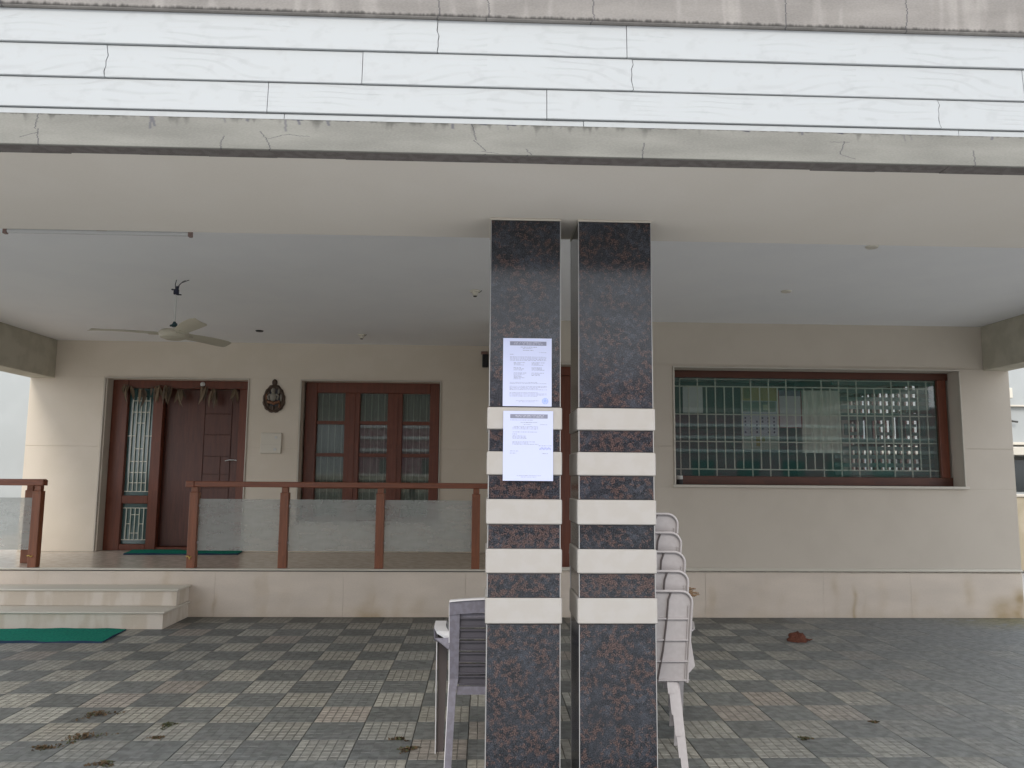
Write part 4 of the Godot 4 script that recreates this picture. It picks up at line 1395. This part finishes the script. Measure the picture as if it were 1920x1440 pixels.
# ---------------------------------------------------------------- chairs
func slatted_chair() -> void:
	var c := thing("plastic_chair", "greyish plastic armchair with slatted back standing behind the left pillar", "chair", Vector3(0.073, 0, -3.98))
	var d: Material = M.chair_dark
	# back frame: two stiles running down into the rear legs
	for s in [-1.0, 1.0]:
		var leg := MB.new()
		leg.sweep([Vector3(s * 0.193, 0.795, 0.20), Vector3(s * 0.193, 0.60, 0.165), Vector3(s * 0.193, 0.44, 0.135), Vector3(s * 0.200, 0.38, 0.14), Vector3(s * 0.215, 0.0, 0.205)], 0.05, 0.02, Vector3(1, 0, 0), 0.030)
		put("rear_leg", leg, d, c)
		var flange := MB.new()
		flange.sweep([Vector3(s * 0.218, 0.79, 0.185), Vector3(s * 0.217, 0.60, 0.15), Vector3(s * 0.217, 0.42, 0.12), Vector3(s * 0.231, 0.0, 0.19)], 0.005, 0.035, Vector3(1, 0, 0))
		put("leg_flange", flange, M.chair_rim, c)
		var fr := MB.new()
		fr.sweep([Vector3(s * 0.262, 0.60, -0.16), Vector3(s * 0.262, 0.40, -0.17), Vector3(s * 0.27, 0.0, -0.205)], 0.052, 0.03, Vector3(1, 0, 0), 0.034)
		put("front_leg", fr, M.chair_seam_and_shade if s < 0 else d, c)  # left leg takes the dark tone: its shadow side painted in
		var ff := MB.new()
		ff.sweep([Vector3(s * 0.291, 0.60, -0.14), Vector3(s * 0.291, 0.40, -0.15), Vector3(s * 0.291, 0.0, -0.185)], 0.004, 0.05, Vector3(1, 0, 0))
		put("leg_flange", ff, M.chair_rim, c)
		var arm := MB.new()
		arm.sweep([Vector3(s * 0.215, 0.635, 0.165), Vector3(s * 0.25, 0.648, 0.13), Vector3(s * 0.268, 0.655, 0.04), Vector3(s * 0.27, 0.655, -0.10), Vector3(s * 0.266, 0.64, -0.17), Vector3(s * 0.264, 0.60, -0.19)], 0.055, 0.012, Vector3(1, 0, 0))
		put("armrest", arm, M.chair_rim, c)
		var al := MB.new()
		al.sweep([Vector3(s * 0.215, 0.605, 0.172), Vector3(s * 0.268, 0.612, 0.15), Vector3(s * 0.295, 0.62, 0.05), Vector3(s * 0.296, 0.62, -0.12)], 0.005, 0.055, Vector3(0.6, 0.0, 0.8))
		put("arm_apron", al, d, c)
	var top := MB.new()
	var arc := []
	for i in 9:
		var t := i / 8.0 * 2.0 - 1.0
		arc.append(Vector3(t * 0.217, 0.772 + 0.012 * (1.0 - t * t), 0.203 + 0.0 * t))
	top.sweep(arc, 0.06, 0.018, Vector3(0, 0.985, 0.17))
	put("top_rail", top, d, c)
	var rim := MB.new()
	var arc2 := []
	for p in arc:
		arc2.append(p + Vector3(0, 0.034, 0.006))
	rim.sweep(arc2, 0.034, 0.007, Vector3(0, 0, 1))
	put("top_rim", rim, M.chair_rim, c)
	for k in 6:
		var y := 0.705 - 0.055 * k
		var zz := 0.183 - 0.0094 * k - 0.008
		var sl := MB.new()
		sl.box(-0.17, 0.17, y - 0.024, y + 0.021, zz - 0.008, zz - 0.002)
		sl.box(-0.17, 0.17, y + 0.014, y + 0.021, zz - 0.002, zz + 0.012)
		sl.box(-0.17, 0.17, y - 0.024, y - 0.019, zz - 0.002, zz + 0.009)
		put("back_slat", sl, M.chair_slat_shaded, c)
	var rb := MB.new()
	rb.box(-0.175, 0.175, 0.722, 0.745, 0.172, 0.182)
	put("back_slat", rb, d, c)
	var seat := MB.new()
	var g := []
	for i in 7:
		var row := []
		for j in 9:
			var u := j / 8.0 * 2 - 1
			row.append(Vector3(u * 0.215, 0.405 + 0.012 * u * u + 0.018 * (i / 6.0), lerpf(0.14, -0.21, i / 6.0)))
		g.append(row)
	seat.sheet(g)
	put("seat", seat, d, c)
	var ap := MB.new()
	ap.box(-0.18, 0.18, 0.365, 0.402, 0.130, 0.138)
	put("seat_apron", ap, d, c)

func panel_chair(label: String) -> Node3D:
	var c := thing("plastic_chair", label, "chair", Vector3.ZERO, "stack of white plastic chairs")
	var w: Material = M.chair
	# back shell with rounded top corners, leaning back
	var tilt := Transform3D(Basis(Vector3.RIGHT, 0.16), Vector3(0, 0.40, 0.135))
	var poly := PackedVector2Array()
	poly.append(Vector2(-0.205, 0.0))
	poly.append(Vector2(0.205, 0.0))
	for i in 7:
		var a := PI / 2 * i / 6.0
		poly.append(Vector2(0.165 + 0.055 * cos(a), 0.375 + 0.055 * sin(a)))
	for i in 7:
		var a := PI / 2 + PI / 2 * i / 6.0
		poly.append(Vector2(-0.165 + 0.055 * cos(a), 0.375 + 0.055 * sin(a)))
	var m := MB.new()
	m.prism(poly, -0.006, 0.0, tilt)
	put("backrest", m, w, c)
	var rim := MB.new()
	var pts := []
	for i in range(1, poly.size()):
		pts.append(tilt * Vector3(poly[i].x, poly[i].y, 0.008))
	pts.append(tilt * Vector3(poly[0].x, poly[0].y, 0.008))
	rim.tube(pts, 0.0065, 6)
	rim.tube([tilt * Vector3(0.196, 0.0, 0.004), tilt * Vector3(0.205, 0.36, 0.004)], 0.004, 5)
	put("rim", rim, w, c)
	for x in [-0.10, 0.10]:
		var rb := MB.new()
		rb.sweep([tilt * Vector3(x * 1.18, 0.425, 0.004), tilt * Vector3(x * 1.05, 0.39, 0.006), tilt * Vector3(x, 0.30, 0.006), tilt * Vector3(x * 0.85, 0.15, 0.006), tilt * Vector3(x * 0.6, 0.0, 0.006)], 0.006, 0.014, Vector3(1, 0, 0))
		put("back_rib", rb, M.chair_seam_and_shade, c)
	for y in [0.30, 0.20, 0.10, 0.01]:
		var rb := MB.new()
		rb.sweep([tilt * Vector3(-0.20, y, 0.005), tilt * Vector3(0.205, y, 0.005)], 0.014, 0.006, Vector3(0, 0, 1))
		put("back_rib", rb, w, c)
	for s in [-1.0, 1.0]:
		var leg := MB.new()
		leg.sweep([Vector3(s * 0.150, 0.392, 0.112), Vector3(s * 0.152, 0.36, 0.138), Vector3(s * 0.166, 0.0, 0.245)], 0.032, 0.004, Vector3(1, 0, 0), 0.030)
		leg.sweep([Vector3(s * 0.167, 0.392, 0.09), Vector3(s * 0.169, 0.36, 0.118), Vector3(s * 0.182, 0.0, 0.225)], 0.004, 0.04, Vector3(1, 0, 0))
		put("rear_leg", leg, w, c)
		var fr := MB.new()
		fr.sweep([Vector3(s * 0.255, 0.61, -0.17), Vector3(s * 0.25, 0.40, -0.18), Vector3(s * 0.245, 0.0, -0.225)], 0.05, 0.004, Vector3(1, 0, 0), 0.042)
		put("front_leg", fr, w, c)
		var arm := MB.new()
		arm.sweep([tilt * Vector3(s * 0.205, 0.24, -0.004), Vector3(s * 0.235, 0.635, 0.10), Vector3(s * 0.258, 0.645, 0.0), Vector3(s * 0.26, 0.64, -0.12), Vector3(s * 0.256, 0.60, -0.185)], 0.048, 0.006, Vector3(1, 0, 0))
		put("armrest", arm, w, c)
		# side gusset between arm and seat
		var gs := MB.new()
		gs.prism(PackedVector2Array([Vector2(s * 0.20, 0.03), Vector2(s * 0.212, 0.24), Vector2(s * 0.232, 0.13), Vector2(s * 0.243, 0.075), Vector2(s * 0.222, 0.05)]), -0.004, 0.003, tilt)
		put("gusset", gs, w, c)
	var seat := MB.new()
	var g := []
	for i in 6:
		var row := []
		for j in 7:
			var u := j / 6.0 * 2 - 1
			row.append(Vector3(u * 0.22, 0.395 + 0.012 * u * u + 0.02 * (i / 5.0), lerpf(0.14, -0.21, i / 5.0)))
		g.append(row)
	seat.sheet(g)
	put("seat", seat, w, c)
	return c

func chairs() -> void:
	slatted_chair()
	var names := ["lowest white plastic chair of the stack, feet on the paving beside the right pillar", "second white plastic chair from the bottom of the stack beside the right pillar", "middle white plastic chair of the stack of five by the right pillar", "fourth white plastic chair, just below the top of the stack", "topmost white plastic chair of the stack beside the right pillar"]
	var proto := panel_chair(names[0])
	for k in 5:
		var o: Node3D = proto
		if k > 0:
			o = proto.duplicate()
			o.name = numbered("plastic_chair")
			add_child(o)
			o.set_meta("label", names[k])
		o.position = Vector3(0.792 - 0.010 * k + [0.0, -0.003, 0.002, -0.002, 0.001][k], 0.090 * k, -4.02 - 0.024 * k)
		o.scale = Vector3(1.0, 1.03, 1.0)
		o.rotation.y = [0.0, 0.012, -0.01, 0.006, -0.008][k]
	var s := thing("straw_bundle", "small tuft of brown straw lying on the white chairs' right armrests", "straw", Vector3(1.06, 0.775, -4.15))
	var m := MB.new()
	for k in 26:
		var y := rng.randf_range(0.0, 0.035)
		var z := rng.randf_range(-0.03, 0.03)
		m.tube([Vector3(-0.05, y, z), Vector3(0.0, y + rng.randf_range(0.0, 0.008), z * 0.8), Vector3(rng.randf_range(0.035, 0.075), y + rng.randf_range(-0.006, 0.012), z * 1.2)], 0.003, 4)
	put("stalks", m, M.straw, s)
	var b := MB.new()
	b.tube([Vector3(-0.012, 0.018, -0.036), Vector3(-0.012, 0.04, 0.0), Vector3(-0.012, 0.018, 0.036), Vector3(-0.012, -0.002, 0.0), Vector3(-0.012, 0.018, -0.036)], 0.004, 5)
	put("binding", b, M.straw, s)

# ---------------------------------------------------------------- things on the floor
func doormat(label: String, corners: Array, y: float, sd: int) -> void:
	var t := thing("doormat", label, "doormat", Vector3.ZERO, "green doormats")
	var m := MB.new()
	var f := noise(0.8, sd, FastNoiseLite.TYPE_SIMPLEX_SMOOTH, 2)
	var g := []
	var e := []
	for i in 9:
		var row := []
		for j in 41:
			var u := j / 40.0
			var v := i / 8.0
			var a: Vector3 = corners[0].lerp(corners[1], u)
			var b: Vector3 = corners[3].lerp(corners[2], u)
			var p := a.lerp(b, v)
			p.y = y + 0.014 + 0.006 * f.get_noise_2d(u * 5, v * 2) + (0.010 * maxf(0.0, f.get_noise_2d(u * 4 + 9, 3.0)) if i == 0 or i == 8 else 0.0)
			p.z += 0.012 * f.get_noise_2d(u * 6, v * 3 + 20)
			row.append(p)
		g.append(row)
	m.sheet(g)
	put("pile", m, M.mat_green, t)
	var ed := MB.new()
	for j in 40:
		ed.quad(g[8][j], g[8][j + 1], Vector3(g[8][j + 1].x, y, g[8][j + 1].z + 0.004), Vector3(g[8][j].x, y, g[8][j].z + 0.004), Vector3(0, 0, 1))
		ed.quad(g[0][j], g[0][j + 1], Vector3(g[0][j + 1].x, y, g[0][j + 1].z), Vector3(g[0][j].x, y, g[0][j].z), Vector3(0, 0, -1))
	for i in 8:
		for j in [0, 40]:
			ed.quad(g[i][j], g[i + 1][j], Vector3(g[i + 1][j].x, y, g[i + 1][j].z), Vector3(g[i][j].x, y, g[i][j].z), Vector3(1 if j else -1, 0, 0))
	put("edge", ed, M.mat_edge, t)

func floor_things() -> void:
	doormat("green doormat on the veranda floor in front of the entrance door", [Vector3(-4.17, 0, -9.74), Vector3(-2.86, 0, -9.74), Vector3(-2.80, 0, -9.33), Vector3(-4.07, 0, -9.27)], FLOOR, 41)
	doormat("large green doormat on the paving at the foot of the steps", [Vector3(-4.9, 0, -7.31), Vector3(-3.14, 0, -7.31), Vector3(-3.10, 0, -6.77), Vector3(-4.9, 0, -6.77)], 0.0, 42)
	# crumpled rag
	var r := MB.new()
	var f := noise(1.6, 43, FastNoiseLite.TYPE_SIMPLEX_SMOOTH, 3)
	var g := []
	for i in 9:
		var th := PI / 2 * i / 8.0
		var row := []
		for j in 25:
			var ph := TAU * j / 24.0
			var d := Vector3(sin(th) * cos(ph), cos(th), sin(th) * sin(ph))
			var s := 1.0 + 0.35 * f.get_noise_3d(d.x, d.y, d.z)
			row.append(Vector3(d.x * 0.082 * s, d.y * 0.075 * s, d.z * 0.07 * s))
		g.append(row)
	r.sheet(g)
	var cl := thing("crumpled_leaf", "curled reddish brown dry leaf lying on the paving under the grille window", "dry leaf", Vector3(2.72, 0.001, -6.85))
	put("leaf_blade", r, M.rag, cl)
	var tail := MB.new()
	tail.tube([Vector3(0.06, 0.02, 0.02), Vector3(0.10, 0.012, 0.02), Vector3(0.125, 0.02, 0.02)], 0.011, 6, 0.003)
	put("stem", tail, M.rag, cl)
	# litter: small heaps of dead leaves and moss
	var heaps := [[-2.20, -4.80, 0.16, 0.05, 0.6, "long heap of leaf litter on the left paving, farthest from the camera"], [-2.08, -4.40, 0.17, 0.055, 0.5, "largest heap of leaf litter at the lower left"], [-2.20, -4.25, 0.09, 0.03, 0.2, "thin trail of leaf litter at the lower left edge of the largest heap"], [-1.72, -4.60, 0.055, 0.04, 0.0, "small round clump of moss right of the leaf heaps"], [-1.70, -4.40, 0.05, 0.018, 0.1, "small dark smear of litter just below the round moss clump"], [-1.80, -4.02, 0.09, 0.03, 0.1, "leaf litter on the paving at the lower left frame edge"], [-0.42, -4.36, 0.07, 0.025, -0.2, "small leaf litter on the dark tile left of the slatted chair"], [-0.36, -4.20, 0.085, 0.03, 0.7, "brown leaf litter on the tiles beside the slatted chair's leg"], [1.75, -4.34, 0.05, 0.02, 0.0, "small moss clump on the paving right of the chair stack"], [2.27, -4.62, 0.04, 0.015, 0.0, "tiny dark litter clump on the dusty paving at right"]]
	for i in heaps.size():
		var q: Array = heaps[i]
		var t := thing("leaf_litter", q[5], "leaf litter", Vector3(q[0], 0.0, q[1]), "clumps of litter on the paving")
		t.set_meta("kind", "thing")
		var m := MB.new()
		var ms := MB.new()
		for k in int(70 + q[2] * 700):
			var a := rng.randf() * TAU
			var d := sqrt(rng.randf()) * (0.6 + 0.4 * sin(a * 3.0 + i))
			var p := Vector3(cos(a) * d * q[2], 0, sin(a) * d * q[3] * 1.6).rotated(Vector3.UP, q[4])
			p.y = 0.001 + rng.randf() * q[3] * 0.45 * (1.0 - d)
			var sz := rng.randf_range(0.004, 0.013)
			var b := Basis.from_euler(Vector3(rng.randf_range(-0.8, 0.8), rng.randf() * TAU, rng.randf_range(-0.8, 0.8)))
			var tgt := m if rng.randf() < (0.75 if i not in [3, 8] else 0.2) else ms
			tgt.quad(p + b * Vector3(-sz, 0, 0), p + b * Vector3(0, sz * 0.2, sz * 0.5), p + b * Vector3(sz, 0, 0), p + b * Vector3(0, 0.1 * sz, -sz * 0.5), Vector3.UP)
		if m.v.size():
			put("leaf_bits", m, M.litter, t).set_meta("kind", "stuff")
		if ms.v.size():
			put("moss", ms, M.moss, t).set_meta("kind", "stuff")

# ---------------------------------------------------------------- around
func surroundings() -> void:
	var n := thing("neighbouring_wall", "plain white neighbouring wall beyond the left end of the veranda", "wall")
	pbox("wall", n, M.neighbour, -16.0, -6.3, 0.0, 5.2, -13.3, -13.0, 0.01)
	pbox("base_course", n, M.nosing, -16.0, -6.3, 0.0, 0.22, -13.0, -12.96, 0.004)
	var b := thing("neighbouring_house", "pale neighbouring house with ledge and dark window beyond the right corner", "house")
	pbox("wall", b, M.neighbour, 7.0, 16.0, 0.0, 4.6, -15.3, -14.0)
	pbox("ledge", b, M.nosing, 6.9, 16.0, 1.83, 1.98, -14.0, -13.75, 0.01)
	pbox("ledge", b, M.nosing, 6.95, 16.0, 2.02, 2.07, -14.0, -13.85, 0.006)
	var w := part("window", b)
	pbox("pane", w, mat(lin(0.02, 0.026, 0.028), 0.15), 8.6, 11.6, 1.18, 1.75, -14.0, -13.985)
	for x in [8.6, 9.05, 9.5, 9.95, 10.4, 10.85, 11.3]:
		pbox("bar", w, M.base, x, x + 0.05, 1.18, 1.75, -13.985, -13.96)
	pbox("frame", w, M.base, 8.55, 11.7, 1.75, 1.80, -13.995, -13.94)
	var pp := MB.new()
	pp.tube([Vector3(9.55, 3.1, -13.95), Vector3(9.57, 2.5, -13.95), Vector3(9.62, 2.45, -13.9), Vector3(9.72, 2.44, -13.9)], 0.02, 6)
	put("pipe", pp, M.base, b)
	pbox("cabinet", b, M.board_white, 9.35, 9.6, 2.86, 3.05, -14.0, -13.8, 0.01)
	pbox("ledge", b, M.nosing, 9.6, 11.0, 2.72, 2.75, -14.0, -13.9, 0.004)
	var cw := thing("boundary_wall", "beige boundary wall beyond the right corner of the house", "wall")
	pbox("wall", cw, M.beige_wall, 7.2, 15.0, 0.0, 1.13, -12.2, -12.0, 0.008)
	pbox("coping", cw, M.trim, 7.18, 15.0, 1.13, 1.17, -12.23, -11.97, 0.005)
	# across the forecourt, seen only in the panes
	var g := thing("front_boundary_wall", "grey front boundary wall behind the camera with coping", "wall")
	pbox("wall", g, M.beige_wall, -12.0, -1.6, 0.0, 1.35, 8.2, 8.4, 0.005)
	pbox("wall", g, M.beige_wall, 2.6, 30.0, 0.0, 1.35, 8.2, 8.4, 0.005)
	pbox("coping", g, M.nosing, -12.05, -1.55, 1.35, 1.42, 8.15, 8.45, 0.005)
	pbox("coping", g, M.nosing, 2.55, 30.0, 1.35, 1.42, 8.15, 8.45, 0.005)
	var gt := thing("gate", "dark barred double gate in the front boundary wall", "gate")
	for k in 28:
		pbox("bar", gt, M.black, -1.55 + 0.152 * k, -1.53 + 0.152 * k, 0.12, 1.55, 8.29, 8.31)
	for y in [0.1, 0.8, 1.5]:
		pbox("rail", gt, M.black, -1.6, 2.6, y, y + 0.05, 8.28, 8.29)
	var mh := thing("opposite_house", "maroon house with white cornice bands across the street", "house")
	pbox("wall", mh, M.maroon, -5.6, 26.0, 0.0, 4.4, 16.0, 18.0)
	for y in [2.45, 3.0, 3.5]:
		pbox("cornice", mh, M.plastic_white, -5.65, 26.0, y, y + 0.11, 15.9, 15.999)
	for k in 12:
		pbox("window", mh, M.black, -4.6 + 1.9 * k, -3.7 + 1.9 * k, 1.0, 2.1, 15.96, 16.0)
	var wh := thing("opposite_house", "white house beside the maroon house across the street", "house")
	pbox("wall", wh, M.neighbour, -8.6, -5.9, 0.0, 4.0, 17.0, 19.0)
	tree("street_tree", "leafy green tree standing by the street left of the maroon house", Vector3(-11.0, 0, 12.5), 4.6, 2.0, 77)
	tree("street_tree", "leafy green tree standing by the street at the far right", Vector3(21.5, 0, 12.0), 4.4, 2.0, 78)

func tree(called: String, label: String, at: Vector3, hh: float, rad: float, sd: int) -> void:
	var t := thing(called, label, "tree", at)
	var r2 := RandomNumberGenerator.new()
	r2.seed = sd
	var tr := MB.new()
	tr.tube([Vector3.ZERO, Vector3(0.05, hh * 0.25, 0), Vector3(-0.05, hh * 0.5, 0.1), Vector3(0, hh * 0.75, 0)], 0.16, 8, 0.05)
	for k in 6:
		var a := TAU * k / 6.0
		tr.tube([Vector3(0, hh * (0.35 + 0.04 * k), 0), Vector3(cos(a) * rad * 0.4, hh * (0.5 + 0.04 * k), sin(a) * rad * 0.4), Vector3(cos(a) * rad * 0.75, hh * (0.58 + 0.05 * k), sin(a) * rad * 0.75)], 0.06, 6, 0.015)
	put("trunk", tr, M.bark, t)
	var cr := MB.new()
	for k in 46:
		var d := Vector3(r2.randfn(), r2.randfn() * 0.8, r2.randfn()).normalized() * pow(r2.randf(), 0.4) * rad
		var c := Vector3(0, hh * 0.66, 0) + d
		for j in 60:
			var p := c + Vector3(r2.randfn(), r2.randfn(), r2.randfn()) * 0.22
			var b := Basis.from_euler(Vector3(r2.randf() * TAU, r2.randf() * TAU, 0))
			cr.quad(p + b * Vector3(-0.07, 0, 0), p + b * Vector3(0, 0, 0.03), p + b * Vector3(0.07, 0, 0), p + b * Vector3(0, 0, -0.03))
	put("crown", cr, M.foliage, t)
